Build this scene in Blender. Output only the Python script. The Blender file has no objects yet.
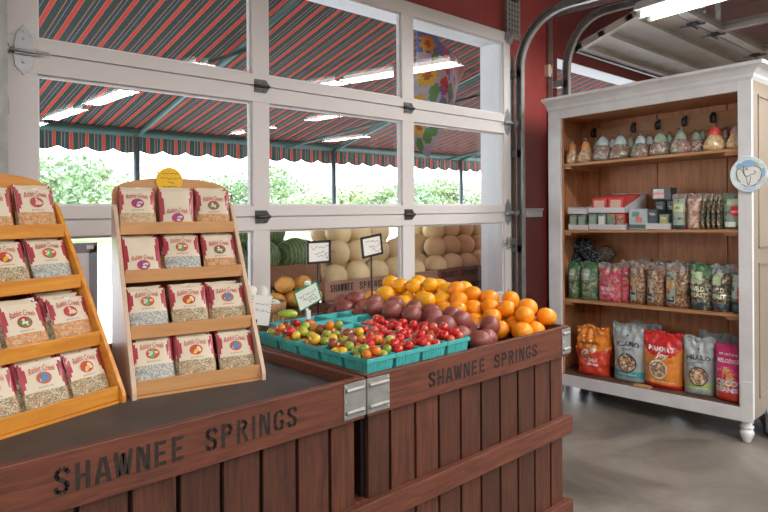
import bpy, math, random
from mathutils import Vector, Matrix, noise
R = random.Random(7)
C = bpy.context.scene.collection
PI = math.pi
# ------------------------------------------------------------------ camera model
F, YAW, ROLL, HY, H = 630.0, 0.8177, -0.006, 208.04, 1.2575
CY, SY = math.cos(YAW), math.sin(YAW)
def ray(px, py):
    a, b = px-384, py-HY
    cr, sr = math.cos(ROLL), math.sin(ROLL)
    u, v = cr*a+sr*b, -sr*a+cr*b
    return Vector((CY+SY*u/F, SY-CY*u/F, -v/F))
def at(px, py, Y):
    d = ray(px, py); k = Y/d.y
    return Vector((d.x*k, Y, H+d.z*k))
def atz(px, py, z):
    d = ray(px, py); k = (z-H)/d.z
    return Vector((d.x*k, d.y*k, z))
# ------------------------------------------------------------------ materials
MATS = {}
def nodes(name):
    m = bpy.data.materials.new(name); m.use_nodes = True
    return m, m.node_tree, m.node_tree.nodes['Principled BSDF']
def mat(name, col, rough=.5, metal=0, emit=None, es=0, var=0, scale=30, bump=0, spec=.5, island=0, trans=0, coat=0):
    if name in MATS: return MATS[name]
    m, t, b = nodes(name); L = t.links
    b.inputs['Base Color'].default_value = (*col, 1)
    b.inputs['Roughness'].default_value = rough
    b.inputs['Metallic'].default_value = metal
    b.inputs['Specular IOR Level'].default_value = spec
    if coat: b.inputs['Coat Weight'].default_value = coat; b.inputs['Coat Roughness'].default_value = .12
    if trans: b.inputs['Transmission Weight'].default_value = trans
    if emit: b.inputs['Emission Color'].default_value = (*emit, 1); b.inputs['Emission Strength'].default_value = es
    if var or bump or island:
        tc = t.nodes.new('ShaderNodeTexCoord'); n = t.nodes.new('ShaderNodeTexNoise')
        n.inputs['Scale'].default_value = scale; n.inputs['Detail'].default_value = 5
        L.new(tc.outputs['Object'], n.inputs['Vector'])
        if var or island:
            mr = t.nodes.new('ShaderNodeMapRange'); mr.inputs['From Min'].default_value = .3; mr.inputs['From Max'].default_value = .7
            mr.inputs['To Min'].default_value = 1-var; mr.inputs['To Max'].default_value = 1+var
            L.new(n.outputs['Fac'], mr.inputs['Value'])
            out = mr.outputs['Result']
            if island:
                g = t.nodes.new('ShaderNodeNewGeometry'); m2 = t.nodes.new('ShaderNodeMapRange')
                m2.inputs['To Min'].default_value = 1-island; m2.inputs['To Max'].default_value = 1+island
                L.new(g.outputs['Random Per Island'], m2.inputs['Value'])
                mu = t.nodes.new('ShaderNodeMath'); mu.operation = 'MULTIPLY'
                L.new(out, mu.inputs[0]); L.new(m2.outputs['Result'], mu.inputs[1]); out = mu.outputs[0]
            vm = t.nodes.new('ShaderNodeVectorMath'); vm.operation = 'SCALE'; vm.inputs[0].default_value = col
            L.new(out, vm.inputs['Scale']); L.new(vm.outputs[0], b.inputs['Base Color'])
        if bump:
            bp = t.nodes.new('ShaderNodeBump'); bp.inputs['Strength'].default_value = bump; bp.inputs['Distance'].default_value = .01
            L.new(n.outputs['Fac'], bp.inputs['Height']); L.new(bp.outputs['Normal'], b.inputs['Normal'])
    MATS[name] = m; return m
def wood(name, c1, c2, st=(1, 12, 12), rough=.5, island=.0, scale=6, coat=0, knots=0.0):
    if name in MATS: return MATS[name]
    m, t, b = nodes(name); L = t.links
    tc = t.nodes.new('ShaderNodeTexCoord'); mp = t.nodes.new('ShaderNodeMapping'); mp.inputs['Scale'].default_value = st
    L.new(tc.outputs['Object'], mp.inputs['Vector'])
    g = t.nodes.new('ShaderNodeNewGeometry')
    ad = t.nodes.new('ShaderNodeVectorMath'); ad.operation = 'ADD'
    sc = t.nodes.new('ShaderNodeMath'); sc.operation = 'MULTIPLY'; sc.inputs[1].default_value = 37
    L.new(g.outputs['Random Per Island'], sc.inputs[0]); L.new(mp.outputs[0], ad.inputs[0]); L.new(sc.outputs[0], ad.inputs[1])
    n = t.nodes.new('ShaderNodeTexNoise'); n.inputs['Scale'].default_value = scale; n.inputs['Detail'].default_value = 8
    n.inputs['Roughness'].default_value = .62; n.inputs['Distortion'].default_value = .6
    L.new(ad.outputs[0], n.inputs['Vector'])
    cr = t.nodes.new('ShaderNodeValToRGB'); cr.color_ramp.elements[0].position = .32; cr.color_ramp.elements[1].position = .7
    cr.color_ramp.elements[0].color = (*c2, 1); cr.color_ramp.elements[1].color = (*c1, 1)
    L.new(n.outputs['Fac'], cr.inputs['Fac'])
    m2 = t.nodes.new('ShaderNodeMapRange'); m2.inputs['To Min'].default_value = 1-island; m2.inputs['To Max'].default_value = 1+island
    L.new(g.outputs['Random Per Island'], m2.inputs['Value'])
    vm = t.nodes.new('ShaderNodeVectorMath'); vm.operation = 'SCALE'
    L.new(cr.outputs['Color'], vm.inputs[0]); L.new(m2.outputs['Result'], vm.inputs['Scale'])
    L.new(vm.outputs[0], b.inputs['Base Color'])
    b.inputs['Roughness'].default_value = rough
    if coat: b.inputs['Coat Weight'].default_value = coat; b.inputs['Coat Roughness'].default_value = .2
    bp = t.nodes.new('ShaderNodeBump'); bp.inputs['Strength'].default_value = .15; bp.inputs['Distance'].default_value = .004
    L.new(n.outputs['Fac'], bp.inputs['Height']); L.new(bp.outputs['Normal'], b.inputs['Normal'])
    MATS[name] = m; return m
def speck(name, cols, scale=200, rough=.5, spec=.5, coat=0, bump=.3):
    """small coloured grains: beans, nuts, seeds behind a clear film"""
    if name in MATS: return MATS[name]
    m, t, b = nodes(name); L = t.links
    tc = t.nodes.new('ShaderNodeTexCoord'); v = t.nodes.new('ShaderNodeTexVoronoi'); v.inputs['Scale'].default_value = scale
    L.new(tc.outputs['Object'], v.inputs['Vector'])
    cr = t.nodes.new('ShaderNodeValToRGB'); cr.color_ramp.interpolation = 'CONSTANT'
    while len(cr.color_ramp.elements) < len(cols): cr.color_ramp.elements.new(.5)
    for i, c in enumerate(cols): cr.color_ramp.elements[i].position = i/len(cols); cr.color_ramp.elements[i].color = (*c, 1)
    sx = t.nodes.new('ShaderNodeSeparateColor'); L.new(v.outputs['Color'], sx.inputs[0]); L.new(sx.outputs[0], cr.inputs['Fac'])
    L.new(cr.outputs['Color'], b.inputs['Base Color'])
    bp = t.nodes.new('ShaderNodeBump'); bp.inputs['Strength'].default_value = bump; bp.inputs['Distance'].default_value = .004; bp.invert = True
    L.new(v.outputs['Distance'], bp.inputs['Height']); L.new(bp.outputs['Normal'], b.inputs['Normal'])
    b.inputs['Roughness'].default_value = rough; b.inputs['Specular IOR Level'].default_value = spec
    if coat: b.inputs['Coat Weight'].default_value = coat; b.inputs['Coat Roughness'].default_value = .08
    MATS[name] = m; return m
def glassmat(name, tint=(1, 1, 1), refl=1.0, rough=0.0, ior=1.45, haze=0):
    if name in MATS: return MATS[name]
    m = bpy.data.materials.new(name); m.use_nodes = True; t = m.node_tree; t.nodes.clear(); L = t.links
    o = t.nodes.new('ShaderNodeOutputMaterial'); mx = t.nodes.new('ShaderNodeMixShader')
    tr = t.nodes.new('ShaderNodeBsdfTransparent'); tr.inputs[0].default_value = (*tint, 1)
    gl = t.nodes.new('ShaderNodeBsdfGlossy'); gl.inputs['Roughness'].default_value = rough
    fr = t.nodes.new('ShaderNodeFresnel'); ge = t.nodes.new('ShaderNodeNewGeometry'); mr = t.nodes.new('ShaderNodeMapRange')
    mr.inputs['To Min'].default_value = ior; mr.inputs['To Max'].default_value = 1/ior; L.new(ge.outputs['Backfacing'], mr.inputs['Value']); L.new(mr.outputs['Result'], fr.inputs['IOR'])
    mu = t.nodes.new('ShaderNodeMath'); mu.operation = 'MULTIPLY'; mu.inputs[1].default_value = refl
    L.new(fr.outputs[0], mu.inputs[0]); L.new(mu.outputs[0], mx.inputs[0]); L.new(tr.outputs[0], mx.inputs[1]); L.new(gl.outputs[0], mx.inputs[2])
    L.new(mx.outputs[0], o.inputs[0]); MATS[name] = m; return m
def stripes(name, thin=.45):
    if name in MATS: return MATS[name]
    m, t, b = nodes(name); L = t.links
    tc = t.nodes.new('ShaderNodeTexCoord'); s = t.nodes.new('ShaderNodeSeparateXYZ'); L.new(tc.outputs['Object'], s.inputs[0])
    a = t.nodes.new('ShaderNodeMath'); a.operation = 'DIVIDE'; a.inputs[1].default_value = .158; L.new(s.outputs[0], a.inputs[0])
    f = t.nodes.new('ShaderNodeMath'); f.operation = 'FRACT'; L.new(a.outputs[0], f.inputs[0])
    cr = t.nodes.new('ShaderNodeValToRGB'); e = cr.color_ramp; e.interpolation = 'CONSTANT'
    G = (.012, .045, .048); seq = [(0, G), (.10, (.5, .28, .08)), (.125, (.40, .04, .04)), (.31, (.5, .28, .08)), (.33, G), (.66, (.4, .22, .08)), (.70, G), (.72, (.02, .035, .06)), (.86, (.34, .36, .34)), (.885, G)]
    while len(e.elements) < len(seq): e.elements.new(.5)
    for i, (p, c) in enumerate(seq): e.elements[i].position = p; e.elements[i].color = (*c, 1)
    L.new(f.outputs[0], cr.inputs['Fac']); L.new(cr.outputs['Color'], b.inputs['Base Color']); b.inputs['Roughness'].default_value = .8
    # canvas lets some daylight through
    tl = t.nodes.new('ShaderNodeBsdfTranslucent'); L.new(cr.outputs['Color'], tl.inputs[0]); mx = t.nodes.new('ShaderNodeMixShader'); mx.inputs[0].default_value = thin
    L.new(b.outputs[0], mx.inputs[1]); L.new(tl.outputs[0], mx.inputs[2]); L.new(mx.outputs[0], t.nodes['Material Output'].inputs[0])
    MATS[name] = m; return m
M = {}
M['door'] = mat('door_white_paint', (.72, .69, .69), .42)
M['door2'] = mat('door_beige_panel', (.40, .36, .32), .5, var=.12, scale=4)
M['white'] = mat('white_paint', (.8, .8, .82), .5)
M['jamb'] = mat('jamb_white', (.8, .83, .88), .6)
M['red'] = mat('red_wall_paint', (.27, .038, .033), .45, var=.12, scale=5)
M['ceil'] = mat('ceiling_white', (.75, .74, .72), .8)
M['inwall'] = mat('store_wall', (.62, .58, .52), .8)
M['galv'] = mat('galvanised_steel', (.34, .34, .33), .42, .45, var=.15, scale=25)
M['hinge'] = mat('hinge_steel', (.42, .43, .45), .35, .6, var=.1, scale=30)
M['steel'] = mat('bright_steel', (.62, .62, .63), .3, .9)
M['dsteel'] = mat('dark_steel', (.09, .085, .085), .45, .7)
M['black'] = mat('black_plastic', (.015, .015, .016), .4)
M['stencil'] = mat('black_stencil_paint', (.022, .014, .012), .7, var=.5, scale=60)
M['glass'] = glassmat('window_glass', (.975, .975, .975), 1.15)
M['cratew'] = wood('crate_wood_along', (.205, .062, .034), (.085, .025, .015), (1.2, 14, 14), .45, .12)
M['slat'] = wood('crate_wood_upright', (.135, .043, .022), (.048, .015, .009), (14, 14, 1.2), .5, .35)
M['rim'] = wood('crate_rim_worn', (.25, .10, .065), (.13, .05, .03), (1.2, 14, 14), .45, .1)
M['rubber'] = mat('dark_grey_rubber_top', (.055, .05, .048), .55, var=.35, scale=7, bump=.05)
M['rack1'] = wood('orange_pine', (.84, .37, .05), (.62, .22, .025), (1.0, 9, 9), .35, .05, 5, .3)
M['rack2'] = wood('pale_pine', (.72, .39, .165), (.57, .27, .10), (1.0, 8, 8), .4, .05, 4, .2)
M['rack2s'] = wood('pale_pine_lit_side', (.72, .55, .42), (.64, .44, .31), (8, 8, 1), .4, .05, 4, .2)  # side paled: the whitish light on it is put into the colour
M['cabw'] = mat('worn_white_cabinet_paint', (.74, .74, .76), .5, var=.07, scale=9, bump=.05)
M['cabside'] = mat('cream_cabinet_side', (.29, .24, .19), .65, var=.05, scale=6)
M['cabin'] = wood('cabinet_inner_wood', (.70, .34, .17), (.44, .19, .085), (7, 7, .8), .5, .14)
M['cabshelf'] = wood('cabinet_shelf_wood', (.62, .33, .16), (.42, .2, .09), (1, 10, 10), .5, .05)
M['teal'] = mat('teal_pulp_board', (.06, .42, .41), .75, var=.12, scale=40, bump=.15)
M['paper'] = mat('white_paper', (.82, .82, .8), .7)
M['cream'] = mat('cream_paper', (.76, .66, .51), .6)
M['pktred'] = mat('packet_crimson', (.42, .04, .06), .35, coat=.3)
M['txtred'] = mat('crimson_print', (.5, .02, .04), .5)
M['yellow'] = mat('yellow_card', (.95, .55, .02), .6)
M['ink'] = mat('black_ink', (.03, .03, .035), .7)
M['green_edge'] = mat('green_print', (.02, .3, .1), .6)
M['film'] = glassmat('clear_cellophane', (.97, .97, .97), 2.2, .12)
def floor_mat():
    m, t, b = nodes('polished_concrete'); L = t.links
    tc = t.nodes.new('ShaderNodeTexCoord'); n = t.nodes.new('ShaderNodeTexNoise'); n.inputs['Scale'].default_value = 1.6; n.inputs['Detail'].default_value = 9; n.inputs['Roughness'].default_value = .62; n.inputs['Distortion'].default_value = .7
    L.new(tc.outputs['Object'], n.inputs['Vector'])
    cr = t.nodes.new('ShaderNodeValToRGB'); cr.color_ramp.elements[0].position = .3; cr.color_ramp.elements[1].position = .72
    cr.color_ramp.elements[0].color = (.075, .064, .054, 1); cr.color_ramp.elements[1].color = (.27, .24, .205, 1)
    L.new(n.outputs['Fac'], cr.inputs['Fac']); L.new(cr.outputs['Color'], b.inputs['Base Color']); b.inputs['Roughness'].default_value = .36
    return m
M['floor'] = floor_mat()
# ------------------------------------------------------------------ mesh builder
class MB:
    def __init__(s): s.v = []; s.f = []; s.m = []; s.sm = []
    def add(s, vs, fs, mi=0, smooth=False, X=None):
        k = len(s.v)
        for p in vs:
            p = Vector(p); s.v.append(X @ p if X else p)
        for f in fs: s.f.append(tuple(i+k for i in f)); s.m.append(mi); s.sm.append(smooth)
        return s
    def box(s, x0, y0, z0, x1, y1, z1, mi=0, X=None):
        vs = [(x, y, z) for z in (z0, z1) for y in (y0, y1) for x in (x0, x1)]
        return s.add(vs, [(0, 2, 3, 1), (4, 5, 7, 6), (0, 1, 5, 4), (2, 6, 7, 3), (0, 4, 6, 2), (1, 3, 7, 5)], mi, False, X)
    def prism(s, pts, axis, a0, a1, mi=0, X=None):
        """extrude a ccw outline; axis 'x': pts=(y,z), 'y': pts=(x,z), 'z': pts=(x,y)"""
        def P(p, a): return (a, p[0], p[1]) if axis == 'x' else ((p[0], a, p[1]) if axis == 'y' else (p[0], p[1], a))
        n = len(pts); vs = [P(p, a0) for p in pts]+[P(p, a1) for p in pts]
        fs = [tuple(range(n)), tuple(range(2*n-1, n-1, -1))]+[(i, i+n, (i+1) % n+n, (i+1) % n) for i in range(n)]
        return s.add(vs, fs, mi, False, X)
    def tube(s, path, r, n=8, mi=0, cap=True, X=None):
        path = [Vector(p) for p in path]; rr = r if isinstance(r, (list, tuple)) else [r]*len(path)
        vs = []; up = None
        for i, p in enumerate(path):
            d = (path[min(i+1, len(path)-1)]-path[max(i-1, 0)]).normalized()
            a = d.cross(Vector((0, 0, 1)) if abs(d.z) < .9 else Vector((1, 0, 0))).normalized() if up is None else (up-d*up.dot(d)).normalized()
            up = a; b = d.cross(a)
            for k in range(n):
                t = 2*PI*k/n; vs.append(p+(a*math.cos(t)+b*math.sin(t))*rr[i])
        fs = [(i*n+k, i*n+(k+1) % n, (i+1)*n+(k+1) % n, (i+1)*n+k) for i in range(len(path)-1) for k in range(n)]
        s.add(vs, fs, mi, True, X)
        if cap: 
            k = len(s.v)-len(vs); s.f += [tuple(k+n-1-j for j in range(n)), tuple(k+(len(path)-1)*n+j for j in range(n))]; s.m += [mi]*2; s.sm += [False]*2
        return s
    def lathe(s, prof, n=20, mi=0, X=None, smooth=True):
        vs = [(r*math.cos(2*PI*k/n), r*math.sin(2*PI*k/n), z) for r, z in prof for k in range(n)]
        fs = [(i*n+k, i*n+(k+1) % n, (i+1)*n+(k+1) % n, (i+1)*n+k) for i in range(len(prof)-1) for k in range(n)]
        return s.add(vs, fs, mi, smooth, X)
    def ball(s, c, rx, ry=None, rz=None, n=14, m=9, mi=0, X=None, fn=None):
        ry = ry or rx; rz = rz or rx; vs = [(0, 0, -1)]
        for i in range(1, m):
            a = -PI/2+PI*i/m
            for k in range(n): vs.append((math.cos(a)*math.cos(2*PI*k/n), math.cos(a)*math.sin(2*PI*k/n), math.sin(a)))
        vs.append((0, 0, 1)); q = []
        for p in vs:
            p = Vector(p); f = fn(p) if fn else 1
            q.append((c[0]+p.x*rx*f, c[1]+p.y*ry*f, c[2]+p.z*rz*f))
        fs = [(0, 1+(k+1) % n, 1+k) for k in range(n)]
        fs += [(1+i*n+k, 1+i*n+(k+1) % n, 1+(i+1)*n+(k+1) % n, 1+(i+1)*n+k) for i in range(m-2) for k in range(n)]
        e = len(vs)-1; fs += [(e, e-n+k, e-n+(k+1) % n) for k in range(n)]
        return s.add(q, fs, mi, True, X)
    def ribbon(s, pts, w, y=0, mi=0, fn=None):
        """flat stroke in the local xz plane, facing -y"""
        for a, b in zip(pts, pts[1:]):
            a = Vector((a[0], 0, a[1])); b = Vector((b[0], 0, b[1])); d = b-a
            if d.length < 1e-9: continue
            d.normalize(); nrm = Vector((-d.z, 0, d.x))*(w/2); a = a-d*w*.22; b = b+d*w*.22
            vs = [a-nrm, b-nrm, b+nrm, a+nrm]
            vs = [Vector((p.x, (fn(p.x, p.z) if fn else 0)+y, p.z)) for p in vs]
            s.add(vs, [(0, 1, 2, 3)], mi)
        return s
    def disc(s, cx, cz, rx, rz, y=0, mi=0, n=20, rings=3, fn=None):
        vs = [(cx, cz)]+[(cx+rx*j/rings*math.cos(2*PI*k/n), cz+rz*j/rings*math.sin(2*PI*k/n)) for j in range(1, rings+1) for k in range(n)]
        vs = [(a, (fn(a, b) if fn else 0)+y, b) for a, b in vs]
        fs = [(0, 1+k, 1+(k+1) % n) for k in range(n)]+[(1+(j-1)*n+k, 1+j*n+k, 1+j*n+(k+1) % n, 1+(j-1)*n+(k+1) % n) for j in range(1, rings) for k in range(n)]
        return s.add(vs, fs, mi)
    def build(s, name, mats, parent=None, loc=(0, 0, 0), bevel=0, rot=None, smooth=None):
        me = bpy.data.meshes.new(name); me.from_pydata([tuple(p) for p in s.v], [], s.f)
        if not isinstance(mats, (list, tuple)): mats = [mats]
        for m in mats: me.materials.append(m)
        me.polygons.foreach_set('material_index', s.m); me.polygons.foreach_set('use_smooth', s.sm if smooth is None else [smooth]*len(s.f))
        me.update()
        o = bpy.data.objects.new(name, me); C.objects.link(o); o.parent = parent; o.location = loc
        if rot: o.rotation_euler = rot
        if bevel:
            b = o.modifiers.new('bevel', 'BEVEL'); b.width = bevel; b.segments = 2; b.limit_method = 'ANGLE'; b.angle_limit = .7
        return o
def tag(o, label=None, cat=None, group=None, kind=None):
    if label: o['label'] = label
    if cat: o['category'] = cat
    if group: o['group'] = group
    if kind: o['kind'] = kind
    return o
def thing(name, label, cat, loc=(0, 0, 0), rz=0, group=None, rot=None):
    o = bpy.data.objects.new(name, None); C.objects.link(o); o.location = loc; o.rotation_euler = rot or (0, 0, rz)
    o.empty_display_size = .05
    return tag(o, label, cat, group)
def struct(name, mb, m, bevel=0): return tag(mb.build(name, m, bevel=bevel), kind='structure')
KIDS = {}
def copy_tree(o, parent=None):
    c = o.copy(); C.objects.link(c); c.parent = parent
    for ch in o.children: copy_tree(ch, c)
    return c
def place(o, loc, rot=(0, 0, 0), label=None, group=None, scale=None):
    o.location = loc; o.rotation_euler = rot
    if label: o['label'] = label
    if group: o['group'] = group
    if scale: o.scale = scale
    return o
# ------------------------------------------------------------------ lettering
STEN = {
 'S': [[(.56, .74), (.5, .88), (.38, .93)], [(.26, .93), (.13, .87), (.09, .73), (.16, .61), (.46, .41), (.53, .27), (.48, .13), (.38, .07)], [(.26, .07), (.13, .11), (.07, .26)]],
 'H': [[(.1, 0), (.1, 1)], [(.52, 0), (.52, 1)], [(.24, .5), (.38, .5)]],
 'A': [[(.05, 0), (.25, .95)], [(.58, 0), (.38, .95)], [(.25, .3), (.4, .3)]],
 'W': [[(.02, 1), (.15, .05)], [(.24, .1), (.32, .9)], [(.38, .9), (.46, .1)], [(.55, .05), (.68, 1)]],
 'N': [[(.09, 0), (.09, 1)], [(.22, .92), (.42, .1)], [(.54, 0), (.54, 1)]],
 'E': [[(.1, 0), (.1, 1)], [(.25, .93), (.52, .93)], [(.25, .5), (.46, .5)], [(.25, .07), (.52, .07)]],
 'P': [[(.1, 0), (.1, 1)], [(.25, .93), (.43, .91), (.52, .75), (.43, .55), (.25, .53)]],
 'R': [[(.1, 0), (.1, 1)], [(.25, .93), (.43, .91), (.52, .77), (.43, .6), (.25, .57)], [(.33, .46), (.55, 0)]],
 'I': [[(.12, 0), (.12, 1)]],
 'G': [[(.55, .74), (.48, .9), (.36, .93)], [(.24, .92), (.12, .8), (.09, .5), (.12, .2), (.24, .07)], [(.36, .07), (.5, .12), (.54, .42), (.4, .42)]]}
def stencil(word, x0, x1, z0, z1):
    ws = [(.24 if c == 'I' else .72 if c == 'W' else .62) for c in word]; gap = .2
    tot = sum(ws)+gap*(len(word)-1); sx = (x1-x0)/tot; sz = z1-z0; out = []; x = x0
    for c, w in zip(word, ws):
        for st in STEN[c]: out.append([(x+p[0]*sx, z0+p[1]*sz) for p in st])
        x += (w+gap)*sx
    return out
TXT = {}
def text_pts(s, bold=0, shear=0):
    k = (s, bold, shear)
    if k in TXT: return TXT[k]
    cu = bpy.data.curves.new('t', 'FONT'); cu.body = s; cu.align_x = 'CENTER'; cu.align_y = 'CENTER'; cu.offset = bold; cu.shear = shear; cu.resolution_u = 2
    o = bpy.data.objects.new('t', cu); C.objects.link(o); dg = bpy.context.evaluated_depsgraph_get(); dg.update()
    me = bpy.data.meshes.new_from_object(o.evaluated_get(dg))
    vs = [tuple(v.co) for v in me.vertices]; fs = [tuple(p.vertices) for p in me.polygons]
    bpy.data.objects.remove(o); bpy.data.curves.remove(cu); bpy.data.meshes.remove(me)
    xs = [v[0] for v in vs]; ys = [v[1] for v in vs]; w = max(xs)-min(xs); h = max(ys)-min(ys); cx = (max(xs)+min(xs))/2; cy = (max(ys)+min(ys))/2
    TXT[k] = ([((v[0]-cx)/w, (v[1]-cy)/h) for v in vs], fs); return TXT[k]
def text(mb, s, cx, cz, w, h, y=0, mi=0, bold=.02, shear=0, fn=None, arc=0):
    vs, fs = text_pts(s, bold, shear); q = []
    for a, b in vs:
        x = cx+a*w; z = cz+b*h-arc*(a*a*4)*h
        q.append((x, (fn(x, z) if fn else 0)+y, z))
    mb.add(q, fs, mi)
def squiggle(mb, x0, x1, z, h, y, w, mi=0, rng=R, words=3):
    x = x0; n = words
    while x < x1:
        wl = (x1-x0)/n*rng.uniform(.6, .9); k = max(4, int(wl/(h*.45))); pts = []
        for i in range(k+1): pts.append((x+wl*i/k, z+h*rng.uniform(-.5, .5)))
        mb.ribbon(pts, w, y, mi); x += wl+(x1-x0)*.06
# ------------------------------------------------------------------ pouches
def pouch_fn(w, h, d, top=.86, gus=.06):
    def prof(x, z):
        u = max(-1, min(1, 2*x/w)); v = max(0, min(1, z/h))
        bu = 1-abs(u)**3.2
        bv = 1 if v < top*.55 else max(0, 1-((v-top*.55)/(1-top*.55-.03 if 1-top*.55 > .05 else .1))**1.6)
        if v < gus: bv *= .72+.28*v/gus
        return -d/2*max(.0, bu)*max(0, bv)-.0006
    return prof
def pouch(w, h, d, zone, crumple=.0, seed=0, nu=18, nv=22, taper=0, top=.86):
    """filled bag standing at z=0, facing -y. zone(u,v)->material index for the front"""
    f = pouch_fn(w, h, d, top)
    def fn(x, z):
        n = noise.noise(Vector((x*38+seed*3.1, z*34, seed*1.7)))*crumple*(.3+z/h)
        return f(x, z)+n*d*.25
    mb = MB(); g = []
    for side in (0, 1):
        row = []
        for j in range(nv+1):
            for i in range(nu+1):
                u = -1+2*i/nu; v = j/nv; x = u*w/2*(1-taper*v)*(1+.02*math.sin(v*9+seed)*crumple*2); z = h*v*(1+.012*crumple*2*math.sin(u*5+seed))
                y = fn(x, z) if side == 0 else -fn(x, z)
                row.append((x, y, z))
        g.append(row)
    N = nu+1
    for side in (0, 1):
        fs = []; 
        for j in range(nv):
            for i in range(nu):
                q = (j*N+i, j*N+i+1, (j+1)*N+i+1, (j+1)*N+i)
                mi = zone((i+.5)/nu*2-1, (j+.5)/nv, side)
                fs.append((q if side == 0 else q[::-1], mi))
        k = len(mb.v); mb.v += [Vector(p) for p in g[side]]
        for q, mi in fs: mb.f.append(tuple(a+k for a in q)); mb.m.append(mi); mb.sm.append(True)
    # close sides, base and top
    k = (nu+1)*(nv+1)
    def st(a, b, mi): mb.f.append((a, a+k, b+k, b)); mb.m.append(mi); mb.sm.append(False)
    for j in range(nv):
        st((j+1)*N, j*N, zone(-1, (j+.5)/nv, 1)); st(j*N+nu, (j+1)*N+nu, zone(1, (j+.5)/nv, 1))
    for i in range(nu): st(i, i+1, zone(0, 0, 1)); st(nv*N+i+1, nv*N+i, zone(0, 1, 1))
    return mb, fn
# ================================================================== THE SETTING
D = 2.5407
b = MB(); b.box(-4, -7, -.1, 9.5, 2.76, 0); struct('floor', b, M['floor'])
b = MB(); b.box(-4, -7, 3.3, 9.5, 2.76, 3.4)
for i in range(27): b.box(-4+i*.5, -7, 3.27, -3.93+i*.5, 2.58, 3.3)
struct('ceiling', b, M['ceil'])
b = MB(); b.box(-4.1, -7, 0, -4, 2.76, 3.4); struct('wall_left', b, M['inwall'])
b = MB(); b.box(9.5, -7, 0, 9.6, 2.76, 3.4); struct('wall_right', b, M['inwall'])
b = MB(); b.box(-4, -7.1, 0, 9.5, -7, 3.4); struct('wall_front', b, M['inwall'])
WY0, WY1 = 2.59, 2.762
b = MB()
b.box(-4, WY0, 0, .575, WY1, 3.3); b.box(.575, WY0, 2.39, 3.54, WY1, 3.3); b.box(3.54, WY0, 0, 4.24, WY1, 3.3)
b.box(4.24, WY0, 2.39, 7.3, WY1, 3.3); b.box(7.3, WY0, 0, 9.5, WY1, 3.3)
struct('wall_back', b, M['red'])
b = MB()   # white outer lining of the two openings
for x0, x1 in ((.575, 3.54), (4.24, 7.3)):
    b.box(x0-.02, WY0+.004, 0, x0+.004, WY1+.01, 2.39); b.box(x1-.004, WY0+.004, 0, x1+.02, WY1+.01, 2.39); b.box(x0, WY0+.004, 2.386, x1, WY1+.012, 2.41)
struct('trim_1', b, M['jamb'])
b = MB(); b.box(3.80, WY0-.02, 1.185, 4.0, WY0, 1.235); b.box(3.80, WY0-.03, 1.235, 4.0, WY0, 1.25)
struct('trim_2', b, M['white'], .002)
# ---- closed glazed overhead door
XS = [(.555, .653), (1.5537, 1.643), (2.530, 2.624), (3.499, 3.569)]
ZG = [(0, .07, .535, .607), (.613, .68, 1.156, 1.217), (1.223, 1.272, 1.755, 1.827), (1.833, 1.884, 2.367, 2.444)]
door = thing('door_1', 'white overhead garage door of glass panes, closed, behind the produce crates', 'garage door', (.555, D, 0)); door['kind'] = 'structure'
ox = .555
for k, (z0, g0, g1, z1) in enumerate(ZG):
    b = MB()
    b.box(0, 0, z0, 3.014, .045, g0); b.box(0, 0, g1, 3.014, .045, z1)
    for x0, x1 in XS: b.box(x0-ox, 0, g0, x1-ox, .045, g1)
    if k < 3: b.box(0, .012, z1, 3.014, .04, z1+.006)
    s = b.build('door_section', M['door'], door, bevel=.0015)
    for (a0, a1), (c0, c1) in zip(XS, XS[1:]):
        g = MB().box(a1-ox, .037, g0, c0-ox, .041, g1).build('glass_pane', M['glass'], s)
        f = MB(); w = .009
        f.box(a1-ox, .016, g0, a1-ox+w, .037, g1); f.box(c0-ox-w, .016, g0, c0-ox, .037, g1); f.box(a1-ox+w, .016, g0, c0-ox-w, .037, g0+w); f.box(a1-ox+w, .016, g1-w, c0-ox-w, .037, g1)
        f.build('glazing_bead', M['white'], s)
for z in (.61, 1.22, 1.83):
    for x0, x1 in XS[1:3]:
        b = MB(); cx = (x0+x1)/2-ox
        b.prism([(cx-.036, z-.03), (cx+.024, z-.03), (cx+.038, z-.012), (cx+.038, z+.012), (cx+.024, z+.03), (cx-.036, z+.03)], 'y', -.006, 0)
        b.tube([(cx-.038, -.010, z), (cx+.04, -.010, z)], .008)
        for dx, dz in ((-.02, .018), (.012, .018), (-.02, -.018), (.012, -.018)): b.tube([(cx+dx, -.010, z+dz), (cx+dx, -.005, z+dz)], .005, 6)
        b.build('center_hinge', M['dsteel'], door)
    for cx, sgn in ((.052, -1), (2.975, 1)):
        b = MB(); q = [(cx-.028, z-.055), (cx, z-.085), (cx+.028, z-.055), (cx+.034, z), (cx+.024, z+.06), (cx, z+.095), (cx-.024, z+.06), (cx-.034, z)]
        b.prism(q, 'y', -.005, 0); b.prism([(cx-.034, z-.014), (cx+.034, z-.014), (cx+.034, z+.014), (cx-.034, z+.014)], 'y', -.022, -.004)
        b.tube([(cx-.07 if sgn > 0 else cx-.075, -.028, z-.004), (cx+.075, -.028, z-.004)], .006)
        b.tube([(cx+sgn*.055, -.028, z-.004), (cx+sgn*.075, -.028, z-.004)], .02, 14)
        for dz in (-.04, .045, .072): b.tube([(cx, -.010, z+dz), (cx, -.004, z+dz)], .006, 6)
        b.build('roller_hinge', M['hinge'], door)
b = MB(); b.prism([(2.945, 2.39), (2.975, 2.365), (3.01, 2.40), (3.01, 2.445), (2.96, 2.445)], 'y', -.006, 0); b.prism([(-.03, 2.36), (0, 2.365), (-.04, 2.43), (-.075, 2.44)], 'x', 2.985, 2.99); b.tube([(2.985, -.05, 2.42), (3.07, -.05, 2.42)], .006)
b.build('top_bracket', M['steel'], door)
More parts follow.
